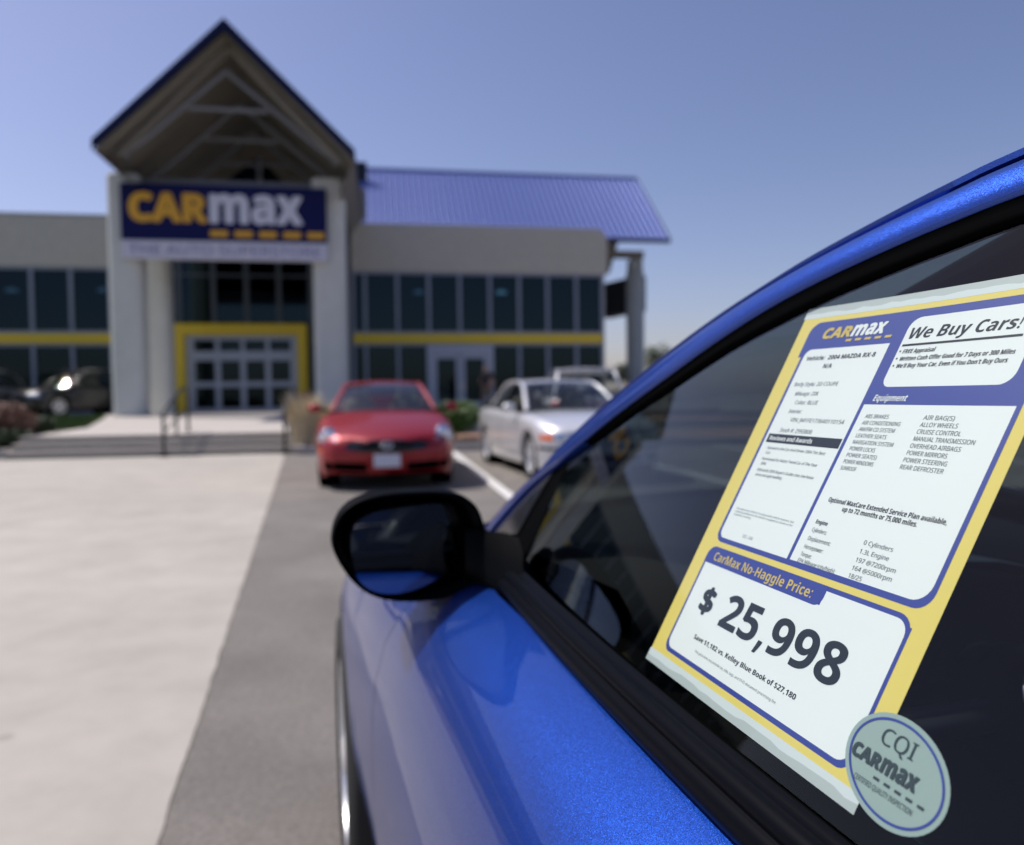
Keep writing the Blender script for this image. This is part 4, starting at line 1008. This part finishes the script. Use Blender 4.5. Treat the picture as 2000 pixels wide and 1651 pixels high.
for sg in (-1, 1):
    # blue door frame: convex strip
    rows = []
    for g, l_ in zip(sG, sL):
        rows.append([flip(near(lerp(l_[0], g[0], u), lerp(l_[1], g[1], u), o_), sg) for u, o_ in ((0, .001), (.0, .0075), (.08, .010), (.3, .0120), (.6, .0118), (.82, .0095), (.95, .0060), (1, .000))])
    recalc(grid_obj('door_frame', rows, 'blue_paint', blue, auto=50))
    # dark seal in the gap and the pillar skin outside it
    rows = []
    for g, o_ in zip(sG, sO):
        a = near(g[0], g[1], .0); rows.append([flip(a, sg), flip(tuple(Vector(o_).lerp(a, .25) + Vector((.006, 0, -.001))), sg)])
    grid_obj('door_seal', rows, 'seal_rubber', blue)
    rows = []
    for g, o_ in zip(sG, sO):
        g3 = near(g[0], g[1], .004); o3 = Vector(o_); d = (o3 - g3); base = g3 + d * .48; s_ = min(max((o3.z - 1.0) / .19, 0), 1); e1 = lerp(.25, 1, s_); dz_ = (1 - s_) * .30
        rows.append([flip(tuple(q), sg) for q in (base + Vector((.006, 0, -.003)), base, base.lerp(o3, .5) + Vector((-.0015, 0, .0015)), o3, o3 + Vector((.012 * e1, 0, .0035 - .012 * dz_)), o3 + Vector((.030 * e1, -.002, .004 - .030 * dz_)), o3 + Vector((.048 * e1, -.004, .003 - .048 * dz_)))])
    recalc(grid_obj('pillar', rows, 'blue_paint', blue, auto=60))
    # black seal between the glass and the door frame
    rows = []
    for q in sT:
        l_ = low_at(*q); rows.append([flip(near(lerp(q[0], l_[0], u), lerp(q[1], l_[1], u), o_), sg) for u, o_ in ((-.02, -.004), (0, .0025), (.25, .0045), (.6, .0045), (.9, .006), (1.0, .0072))])
    recalc(grid_obj('window_seal', rows, 'seal_rubber', blue))
    # black corner behind the door mirror, then the small grey fixed panel and its frame bar
    front = [(f_, z_) for f_, z_ in sLd if f_ > .872]
    rows = []
    for f_, z_ in front: rows.append([flip(near(lerp(f_, max(min(f_, 1.15), .868), u), lerp(z_, min(.958, z_ - .004), u), .0012), sg) for u in (0, .5, 1)])
    grid_obj('mirror_corner', rows, 'seal_rubber', blue)
    tri = [(f_, z_) for f_, z_ in front if f_ > .919]
    rows = []
    for i, (f_, z_) in enumerate(tri):
        t = i / (len(tri) - 1); k = min(t / .6, 1); c_ = (lerp(1.155, .9614, k), lerp(.9495, .9859, k))
        if t > .6: k = (t - .6) / .4; c_ = (lerp(.9614, .919, k), lerp(.9859, 1.0690, k))
        rows.append([flip(near(lerp(f_, c_[0], u), lerp(z_ - .001, c_[1], u), .0035), sg) for u in (0, .5, 1)])
    recalc(grid_obj('corner_panel', rows, 'gloss_black', blue))
    # side glass
    cols = []; Fs = [.881, .87, .85] + [round(.82 - .04 * k, 3) for k in range(42)]
    gtf = Curve1([(f_, z_) for f_, z_ in reversed(GT)])
    for f_ in Fs:
        if f_ < -.825: break
        zt = gtf(f_) + .006; cols.append([flip(near(f_, lerp(.955, zt, t)), sg) for t in [k / 10 for k in range(11)]])
    recalc(grid_obj('side_window', cols, 'window_glass', blue))
    # belt moulding: two ridges over a rubber wiper
    prof = [(.2120, .9405), (.2050, .9440), (.2030, .9500), (.2042, .9560), (.2085, .9592), (.2105, .9598), (.2088, .9615), (.2098, .9655), (.2135, .9690), (.2175, .9700), (.2195, .9692), (.2215, .9715), (.2262, .9725)]
    rows = []
    for f_ in np.linspace(-.93, 1.02, 42): rows.append([flip((L + (f_ - .4) ** 2 / (22 if f_ < .4 else 16) - CX, f_, z + .0), sg) for L, z in prof])
    recalc(grid_obj('belt_moulding', rows, 'trim_rubber', blue))
    # dark frame post behind the door glass
    MB().raw([flip(near(-.06, .965, .0015), sg), flip(near(-.16, .965, .0015), sg), flip(near(-.16, 1.275, .0015), sg), flip(near(-.06, 1.275, .0015), sg)], [(0, 1, 2, 3)]).build('window_post', 'gloss_black', blue)
# windscreen, roof, rear window between the two pillars
h, rh = 13 * 4, 16 * 4; n = len(sO)
def rowb(k):
    o3 = Vector(sO[k]); s_ = min(max((o3.z - 1.0) / .19, 0), 1); e1 = lerp(.25, 1, s_); p = o3 + Vector((.047 * e1, -.004, .003 - .047 * (1 - s_) * .30)); x = -p.x
    if k <= h: b = .30 * (1 - k / h) ** .85 + .05; cz = .038 * (k / h)
    elif k >= rh: b = -.20 * ((k - rh) / (n - 1 - rh)) - .02; cz = .038 * (1 - (k - rh) / (n - 1 - rh))
    else: b = lerp(.05, -.02, (k - h) / (rh - h)); cz = .038
    return [(x * u, p.y + b * (1 - u * u), p.z + cz * (1 - u * u)) for u in [2 * i / 20 - 1 for i in range(21)]]
rws = [rowb(k) for k in range(n)]
recalc(grid_obj('windscreen', rws[:h + 1], 'clear_glass', blue)); recalc(grid_obj('roof', rws[h:rh + 1], 'blue_paint', blue, solid=.02)); recalc(grid_obj('rear_window', rws[rh:], 'window_glass', blue))
# cabin
MB().grid([[(lerp(-w0, w0, i / 12), y0 + .30 * (1 - (i / 6 - 1) ** 2) * q, z0) for i in range(13)] for y0, w0, q, z0 in ((1.02, .735, 0, .936), (1.14, .70, .9, .940), (1.30, .66, 1, .945))]).build('cowl_panel', 'black_plastic', blue, smooth=True)
W_ = .68
dash = [[(lerp(-W_, W_, i / 12), lerp(a, a2, 1 - (i / 6 - 1) ** 2), z + (.02 * math.exp(-((i - 3) / 1.5) ** 2) if j in (1, 2) else 0)) for i in range(13)]
        for j, (a, a2, z) in enumerate(((1.14, 1.50, .945), (.82, .90, .975), (.66, .70, .985), (.60, .64, .955), (.62, .65, .62)))]
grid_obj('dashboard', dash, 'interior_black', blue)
MB().grid([[(lerp(-.56, -.16, i / 8), .60 - .01 + .02 * j, .955 + .05 * math.sin(math.pi * i / 8) * (1 if j < 3 else .6)) for i in range(9)] for j in range(4)]).build('gauge_hood', 'interior_grey', blue, smooth=True)
for sg in (-1, 1):
    MB().grid([[(sg * (.715 - .0 * t), f_, lerp(.955, .30, t)) for t in (0, .15, .3, 1)] for f_ in (-1.1, -.4, .3, .98)]).build('door_lining', 'interior_black', blue)
    MB().box(min(sg * .62, sg * .73), max(sg * .62, sg * .73), -.5, .75, .70, .76).build('armrest', 'interior_grey', blue, bevel=.02)
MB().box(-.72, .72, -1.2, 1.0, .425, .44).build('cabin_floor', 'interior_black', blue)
MB().box(-.12, .12, -.3, .62, .44, .70).build('centre_console', 'interior_grey', blue, bevel=.03)
for sx in (-.37, .37):
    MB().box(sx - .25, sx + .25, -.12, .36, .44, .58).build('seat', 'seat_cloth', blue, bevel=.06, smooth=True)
    MB().prism([(-.12, .50), (.04, .54), (-.16, 1.08), (-.28, 1.06)], sx - .24, sx + .24, 'x').build('seat_back', 'seat_cloth', blue, bevel=.05, smooth=True)
    MB().prism([(-.26, 1.09), (-.18, 1.09), (-.20, 1.22), (-.28, 1.21)], sx - .12, sx + .12, 'x').build('headrest', 'seat_cloth', blue, bevel=.035, smooth=True)
    MB().prism([(-1.0, .50), (-.86, .52), (-1.02, .98), (-1.14, .98)], sx - .23, sx + .23, 'x').build('rear_seat', 'seat_cloth', blue, bevel=.05, smooth=True)
for sg in (-1, 1):
    MB().prism([(.30, 1.292), (.52, 1.232), (.525, 1.245), (.31, 1.308)], min(sg * .14, sg * .50), max(sg * .14, sg * .50), 'x').build('sun_visor', 'interior_black', blue, bevel=.004)
MB().grid([[(lerp(-.54, .54, i / 10), f_, z_ + .024 * (1 - (i / 5 - 1) ** 2)) for i in range(11)] for f_, z_ in ((.36, 1.290), (.0, 1.310), (-.5, 1.28), (-.75, 1.215))]).build('headliner', 'interior_black', blue, smooth=True)
MB().box(-.05, .05, .40, .43, 1.195, 1.24).build('inner_mirror', 'interior_black', blue, bevel=.01)
cc = Vector((-.37, .50, .90)); axd = Vector((0, -.90, .42)).normalized(); u_ = Vector((1, 0, 0)); v_ = axd.cross(u_)
MB().tube([cc + u_ * math.cos(t) * .185 + v_ * math.sin(t) * .185 for t in np.linspace(0, 2 * math.pi, 40, endpoint=False)], .016, 10, closed=True).build('steering_wheel', 'interior_grey', blue, smooth=True)
MB().lathe([(-.03, 0), (-.03, .06), (.02, .05), (.03, 0)], (0, 0, 0), 'z', 20).build('steering_boss', 'interior_black', blue, smooth=True).matrix_local = Matrix.Translation(cc) @ axd.to_track_quat('Z', 'Y').to_matrix().to_4x4()
MB().lathe([(.031, 0), (.034, .018), (.030, .034), (.026, .036)], (0, 0, 0), 'z', 24).build('glint_badge', 'chrome', blue, smooth=True).matrix_local = Matrix.Translation(cc) @ axd.to_track_quat('Z', 'Y').to_matrix().to_4x4()  # chrome disc added on the hub for a bright sun highlight
MB().bar(cc - u_ * .175, cc + u_ * .175, .014).bar(cc, cc - v_ * .17, .014).bar(cc, cc - axd * .28, .03).build('steering_spokes', 'interior_grey', blue, smooth=True)

# ---- door mirror
HO = [(.0326, .9965), (.0403, 1.0236), (.0585, 1.0410), (.0889, 1.0500), (.1260, 1.0520), (.1701, 1.0500), (.1989, 1.0404), (.2150, 1.0204), (.2215, .9870), (.2207, .9588), (.2105, .9370), (.1875, .9235), (.1552, .9165), (.1174, .9176), (.0867, .9246), (.0626, .9403), (.0422, .9683)]
GO = [(.0546, .9915), (.0600, 1.0156), (.0824, 1.0277), (.1284, 1.0316), (.1755, 1.0305), (.1950, 1.0197), (.1980, .9990), (.1944, .9761), (.1842, .9550), (.1589, .9360), (.1189, .9270), (.0825, .9335), (.0610, .9540)]
def closed_smooth(P, k=4):
    n_ = len(P); out = []
    for i in range(n_):
        a, b, c_, d = [Vector((*P[(i + q) % n_], 0)) for q in (-1, 0, 1, 2)]
        for j in range(k):
            t = j / k; q = 0.5 * ((2 * b) + (c_ - a) * t + (2*a - 5*b + 4*c_ - d) * t*t + (3*b - a - 3*c_ + d) * t**3); out.append((q.x, q.y))
    return out
Hs = closed_smooth(HO, 4); Gs = closed_smooth(GO, 4)
def ring(P, F, s_=1.0, c_=(.127, .985)): return [(c_[0] + (p[0] - c_[0]) * s_ - CX, F, c_[1] + (p[1] - c_[1]) * s_) for p in P]
for sg in (-1, 1):
    rings = [ring(Hs, .957, .90), ring(Hs, .938, .93), ring(Hs, .931, .965), ring(Hs, .930, .985), ring(Hs, .934, 1.0), ring(Hs, .95, 1.006), ring(Hs, .985, .985), ring(Hs, 1.02, .91), ring(Hs, 1.045, .76), ring(Hs, 1.06, .5), ring(Hs, 1.065, .15)]
    rings = [r + [r[0]] for r in rings]; rings = [[flip(p, sg) for p in r] for r in rings]
    mh = recalc(MB().grid(rings).build('mirror_housing', 'black_plastic', blue, smooth=True))
    # plate of glass, turned a little towards the driver
    def gl(p, d=0.0):
        x = p[0] - .125; z = p[1] - .982; a, b = R(MIR_YAW), R(MIR_PITCH)
        return flip((p[0] - CX, .9475 + x * math.tan(a) + z * math.tan(b) + d, p[1]), sg)
    mb = MB(); cen = (sum(p[0] for p in Gs) / len(Gs), sum(p[1] for p in Gs) / len(Gs)); nG = len(Gs)
    mb.raw([gl(p) for p in Gs] + [gl(cen)], [(i, (i + 1) % nG, nG) for i in range(nG)])
    recalc(mb.build('mirror_glass', 'mirror_silver', mh))
    mb = MB().raw([gl((cen[0] + (p[0] - cen[0]) * 1.05, cen[1] + (p[1] - cen[1]) * 1.05), .003) for p in Gs] + [gl(cen, .003)], [(i, (i + 1) % nG, nG) for i in range(nG)]); mb.build('mirror_backing', 'dark_void', mh)
    arm = [[flip(q, sg) for q in rr] for rr in [[(L - CX, F_, z_) for L, F_, z_ in sec] for sec in (
        [(.195, .950, 1.005), (.195, .935, .985), (.195, .935, .945), (.195, .955, .930), (.195, 1.0, .935), (.195, 1.01, .985), (.195, .950, 1.005)],
        [(.222, .900, 1.000), (.218, .885, .975), (.208, .885, .945), (.204, .91, .936), (.212, .975, .940), (.224, .985, .985), (.222, .900, 1.000)],
        [(.250, .86, 1.010), (.232, .80, .970), (.222, .80, .945), (.216, .87, .937), (.222, .98, .940), (.240, .985, .990), (.250, .86, 1.010)])]]
    recalc(MB().grid(arm).build('mirror_arm', 'black_plastic', mh, smooth=True, subs=1))

# ------------------------------------------------------------------ price sheet on the inside of the driver's glass
A0 = Vector((.2333, .4992, .9812)); UA = Vector((0, -.2120, 0)); VA = Vector((.1257, -.0130, .2490)); NN = Vector((-.893, .001, .451)).normalized()
def car2w(v): return Vector((v.x * math.cos(CYAW) - v.y * math.sin(CYAW), v.x * math.sin(CYAW) + v.y * math.cos(CYAW), v.z))
UW, VW = .2120, .2796
O0 = car2w(A0)
def sheet(h):
    def T(x, y, k=0):   # x, y in metres on the sheet, k = layer
        u, v = x / UW, y / VW; q = A0 + UA * u + VA * v
        dz = 0.0013 * math.sin(4.1 * v + .6) * math.sin(3.0 * u)
        return tuple(car2w(q + NN * (h + k * 8e-6 + dz - .0035)) - O0)
    return T
def rr(x0, x1, y0, y1, rbl=0, rbr=0, rtr=0, rtl=0, n=6):
    out = []
    for cx_, cy_, r_, a0 in ((x1 - rtr, y1 - rtr, rtr, 0), (x0 + rtl, y1 - rtl, rtl, 90), (x0 + rbl, y0 + rbl, rbl, 180), (x1 - rbr, y0 + rbr, rbr, 270)):
        out += [(cx_ + r_ * math.cos(R(a0 + 90 * k / n)), cy_ + r_ * math.sin(R(a0 + 90 * k / n))) for k in range(n + 1)] if r_ > 0 else [(cx_, cy_)]
    return out
def flat(mb, poly, T, cell=.012):
    """fill a convex polygon as a fan of strips so it follows the bend of the sheet"""
    c = (sum(p[0] for p in poly) / len(poly), sum(p[1] for p in poly) / len(poly)); P = []
    for i in range(len(poly)):
        a, b = poly[i], poly[(i + 1) % len(poly)]; k = max(1, int(math.hypot(b[0] - a[0], b[1] - a[1]) / cell)); P += [(lerp(a[0], b[0], j / k), lerp(a[1], b[1], j / k)) for j in range(k)]
    n_ = len(P); K = 10; v = [T(lerp(p[0], c[0], k / K), lerp(p[1], c[1], k / K)) for k in range(K) for p in P] + [T(*c)]
    f = [(k * n_ + i, k * n_ + (i + 1) % n_, (k + 1) * n_ + (i + 1) % n_, (k + 1) * n_ + i) for k in range(K - 1) for i in range(n_)] + [((K - 1) * n_ + i, (K - 1) * n_ + (i + 1) % n_, K * n_) for i in range(n_)]
    mb.raw(v, f)
def UVr(u0, u1, v0, v1, *r): return rr(u0 * UW, u1 * UW, v0 * VW, v1 * VW, *r)
def tedge(lo, hi, seed):
    rnd = random.Random(seed); n_ = 26; x0, x1 = -.008 * UW, 1.0 * UW
    return x0, x1, [rnd.uniform(-.0006, .0006) for _ in range(n_ + 1)], n_
mb = MB(); flat(mb, UVr(-.008, 1.0, 0.0, 1.0), sheet(0))
ps = mb.build('price_sheet', 'paper_yellow', solid=.00015); ps.location = O0
tag(ps, 'yellow and white price sheet taped inside the side window of the blue coupe', 'price sheet')
def sp(name, mb, mat, parent=None, **k): return mb.build(name, mat, parent or ps, **k)
for k, (v0, v1, vs, m1, m2) in enumerate(((.972, 1.003, .986, 'tape_white', 'tape_grey'), (-.003, .030, .014, 'tape_grey', 'tape_white'))):
    x0, x1, j, n_ = tedge(0, 1, k + 3)
    rows = [[], [], []]
    for i in range(n_ + 1):
        x = lerp(x0 - .001, x1 + .001, i / n_)
        for r_, v in enumerate((v0, vs, v1)): rows[r_].append(sheet(.00008)(x, v * VW + (j[i] * 1.6 if r_ == 1 else 0)))
    lo = MB().grid(rows[:2]); hi = MB().grid(rows[1:])
    tp = sp('tape_strip', lo, m1); sp('tape_fold', hi, m2, tp)
H1, H2, H3 = .00006, .00014, .00022
bl = MB(); flat(bl, UVr(.050, .965, .86, .958, 0, 0, .006, .009), sheet(H1)); flat(bl, UVr(.066, .965, .345, .862, .008, .010, 0, 0), sheet(H1 + .00003)); b1 = sp('blue_print', bl, 'print_blue')
wp = MB(); flat(wp, UVr(.080, .452, .357, .880, .006, 0, 0, .006), sheet(H2)); flat(wp, UVr(.466, .951, .358, .730, 0, .010, 0, 0), sheet(H2)); flat(wp, UVr(.497, .912, .772, .938, .006, .008, .008, .008), sheet(H2)); sp('white_panel', wp, 'paper_white')
bl = MB(); flat(bl, UVr(.062, .945, .045, .312, .007, .008, 0, 0), sheet(H1)); flat(bl, UVr(.062, .945, .30, .331, 0, 0, .010, .008), sheet(H1 + .00003)); sp('blue_print', bl, 'print_blue')
wp = MB(); flat(wp, UVr(.073, .934, .056, .290, .007, .008, 0, 0), sheet(H2)); flat(wp, UVr(.652, .934, .28, .321, 0, 0, .008, 0), sheet(H2 + .00003)); sp('white_panel', wp, 'paper_white')
bl = MB(); flat(bl, UVr(.062, .655, .286, .331, 0, .006, 0, .008), sheet(H3)); sp('banner', bl, 'print_blue')
bl = MB(); flat(bl, UVr(.092, .447, .621, .645), sheet(H3)); sp('heading_bar', bl, 'print_black')
T = sheet(.0003)
mbK, mbG, mbP, mbY, mbW, mbD = MB(), MB(), MB(), MB(), MB(), MB()
def tx(mb, s_, u, v, u1, cap, bold=.0, shear=0, **k): put_text(mb, s_, u * UW, v * VW, (u1 - u) * UW, cap * VW, T, bold=(bold if bold > .004 else 0), shear=shear, **k)
tx(mbK, '$', .148, .168, .222, .064, 0, fat=.06); tx(mbK, '25,998', .285, .160, .815, .080, .018, fat=.008)
tx(mbK, 'Save $1,182 vs. Kelley Blue Book of $27,180', .200, .1055, .712, .0112, .010)
tx(mbP, 'This price does not include tax, title, tags, and $145 document processing fee', .235, .079, .655, .0062, 0)
tx(mbY, 'CarMax No-Haggle Price:', .110, .2965, .610, .0215, .016)
tx(mbY, 'CAR', .128, .9075, .262, .030, .028, shear=.18, fat=.05); tx(mbW, 'max', .264, .9075, .402, .030, .026, shear=.18, capref='x', fat=.045)
for k in range(5):
    q = MB(); x0 = lerp(.252, .418, k / 4) * UW; flat(q, [(x0, .895 * VW), (x0 + .026 * UW, .895 * VW), (x0 + .028 * UW, .901 * VW), (x0 + .002 * UW, .901 * VW)], T); mbY.raw(q.v, q.f)
tx(mbK, 'We Buy Cars!', .508, .886, .862, .0265, .016, shear=.2)
q = MB(); flat(q, UVr(.506, .882, .8685, .8735), T); mbK.raw(q.v, q.f)
for s_, v, r_ in (('FREE Appraisal', .851, .632), ('Written Cash Offer Good for 7 Days or 300 Miles', .8335, .882), ("We'll Buy Your Car, Even if You Don't Buy Ours", .8165, .872)):
    tx(mbK, s_, .520, v, r_, .0098, .006, shear=.1); q = MB(); flat(q, rr(.506 * UW, .511 * UW, (v + .004) * VW, (v + .008) * VW), T); mbK.raw(q.v, q.f)
tx(mbW, 'Equipment', .493, .7385, .615, .0145, .014, shear=.15)
tx(mbW, 'Reviews and Awards', .106, .6275, .322, .0115, .014)
eqL = ['ABS BRAKES', 'AIR CONDITIONING', 'AM/FM CD SYSTEM', 'LEATHER SEATS', 'NAVIGATION SYSTEM', 'POWER LOCKS', 'POWER SEAT(S)', 'POWER WINDOWS', 'SUNROOF']
eqR = ['AIR BAG(S)', 'ALLOY WHEELS', 'CRUISE CONTROL', 'MANUAL TRANSMISSION', 'OVERHEAD AIRBAGS', 'POWER MIRRORS', 'POWER STEERING', 'REAR DEFROSTER']
for i, s_ in enumerate(eqL): tx(mbG, s_, .494, .6975 - .01535 * i, .494 + .0089 * len(s_), .0092, .002)
for i, s_ in enumerate(eqR): tx(mbG, s_, .703, .6985 - .0152 * i, .703 + .0097 * len(s_), .0095, .002)
tx(mbK, 'Optional MaxCare Extended Service Plan available,', .508, .500, .912, .0105, .008); tx(mbK, 'up to 72 months or 75,000 miles.', .576, .4855, .835, .0105, .008)
for s_, v, r_ in (('Engine', .4445, .548), ('Cylinders:', .4255, .560), ('Displacement:', .4055, .592), ('Horsepower:', .3865, .578), ('Torque:', .3690, .545), ('EPA Mileage (city/high):', .3610, .652)):
    tx(mbK if s_ == 'Engine' else mbG, s_, .500, v - (.003 if s_.startswith('EPA') else -.0035), r_, .0092, .006 if s_ == 'Engine' else .002)
for s_, v, r_ in (('0 Cylinders', .430, .800), ('1.3L Engine', .4115, .800), ('197 @7200rpm', .3935, .835), ('164 @5000rpm', .3765, .835), ('18/25', .3600, .748)):
    tx(mbG, s_, .702, v, r_, .0092, .002)
tx(mbD, 'Vehicle:  2004 MAZDA RX-8', .102, .8485, .415, .0115, .010); tx(mbD, 'N/A', .205, .825, .245, .0115, .010)
for s_, u, v, r_ in (('Body Style: 2D COUPE', .104, .777, .314), ('Mileage: 20K', .130, .751, .245), ('Color: BLUE', .150, .727, .262), ('Interior:', .140, .703, .205), ('VIN: JM1FE173640110154', .168, .680, .420), ('Stock #: 2993808', .140, .651, .300)):
    tx(mbG, s_, u, v, r_, .0105, .001)
for s_, u, v, r_ in (('- Named to the Car And Driver 2004 Ten Best', .110, .603, .405), ('List', .122, .590, .145), ('- Nominated for Motor Trend Car of The Year', .110, .573, .395), ('2004', .122, .560, .150), ("- Edmunds 2004 Buyer's Guide cites low lease", .112, .543, .405), ('prices and agile handling', .122, .530, .262)):
    tx(mbG, s_, u, v, r_, .0075, 0)
for s_, v, r_ in (('We make every effort to list all possible vehicle features, but', .436, .412), ('cannot guarantee that the vehicle is equipped as shown or the', .428, .412), ('equipment is working.', .420, .205)): tx(mbP, s_, .106, v, r_, .0052, 0)
tx(mbP, '7/25 - 24/6', .205, .372, .262, .0080, 0)
for m_, mt in ((mbK, 'print_black'), (mbD, 'print_black'), (mbG, 'print_grey'), (mbP, 'print_pale'), (mbY, 'print_gold'), (mbW, 'paper_white')): sp('lettering', m_, mt)
# oval inspection decal lapping over the lower corner of the sheet
def ov(h):
    S = sheet(.0006 + h)
    def T_(x, y, k=0): return S(x, y, k)
    return T_
od = MB(); cx_, cy_ = 1.052 * UW, .092 * VW
flat(od, ell(cx_, cy_, .0302, .0224, 48, rot=-.28), ov(0), cell=.004)
oval = od.build('oval_decal', 'decal_ground'); oval.location = O0; tag(oval, 'small oval silver-green inspection decal on the lower corner of the price sheet', 'decal')
ring_ = MB(); a_ = ell(cx_, cy_, .0278, .0202, 64, rot=-.28); b_ = ell(cx_, cy_, .0266, .0190, 64, rot=-.28)
ring_.raw([ov(.0002)(*p) for p in a_] + [ov(.0002)(*p) for p in b_], [(i, (i + 1) % 64, 64 + (i + 1) % 64, 64 + i) for i in range(64)]); ring_.build('blue_ring', 'print_blue', oval)
q = MB(); Tq = ov(.0003)
put_text(q, 'CQI', .992 * UW, .1135 * VW, .090 * UW, .0340 * VW, Tq, fit='all')
put_text(q, 'CAR', .935 * UW, .0790 * VW, .083 * UW, .0245 * VW, Tq, bold=1, fat=.05); put_text(q, 'max', 1.020 * UW, .0790 * VW, .095 * UW, .0245 * VW, Tq, bold=1, capref='x', fat=.045)
for k in range(5):
    z_ = MB(); x0 = lerp(1.014, 1.132, k / 4) * UW; flat(z_, [(x0, .0645 * VW), (x0 + .016 * UW, .0645 * VW), (x0 + .016 * UW, .069 * VW), (x0, .069 * VW)], Tq); q.raw(z_.v, z_.f)
put_text(q, 'CERTIFIED QUALITY INSPECTION', .968 * UW, .0485 * VW, .160 * UW, .0085 * VW, Tq)
q.build('lettering', 'decal_grey', oval)
# small dark clip hanging at the top of the pane
cl = MB(); g0 = Vector(near(.292, 1.236, .002)); cl.box(-.004, .004, -.016, .006, -.028, .014)
co = cl.build('window_clip', 'gloss_black', bevel=.002); co.matrix_world = Matrix.Translation(blue.location) @ Matrix.Rotation(CYAW, 4, 'Z') @ Matrix.Translation(g0) @ Matrix.Rotation(R(26), 4, 'Y')
tag(co, 'small dark plastic clip hooked at the top edge of the side window', 'clip')
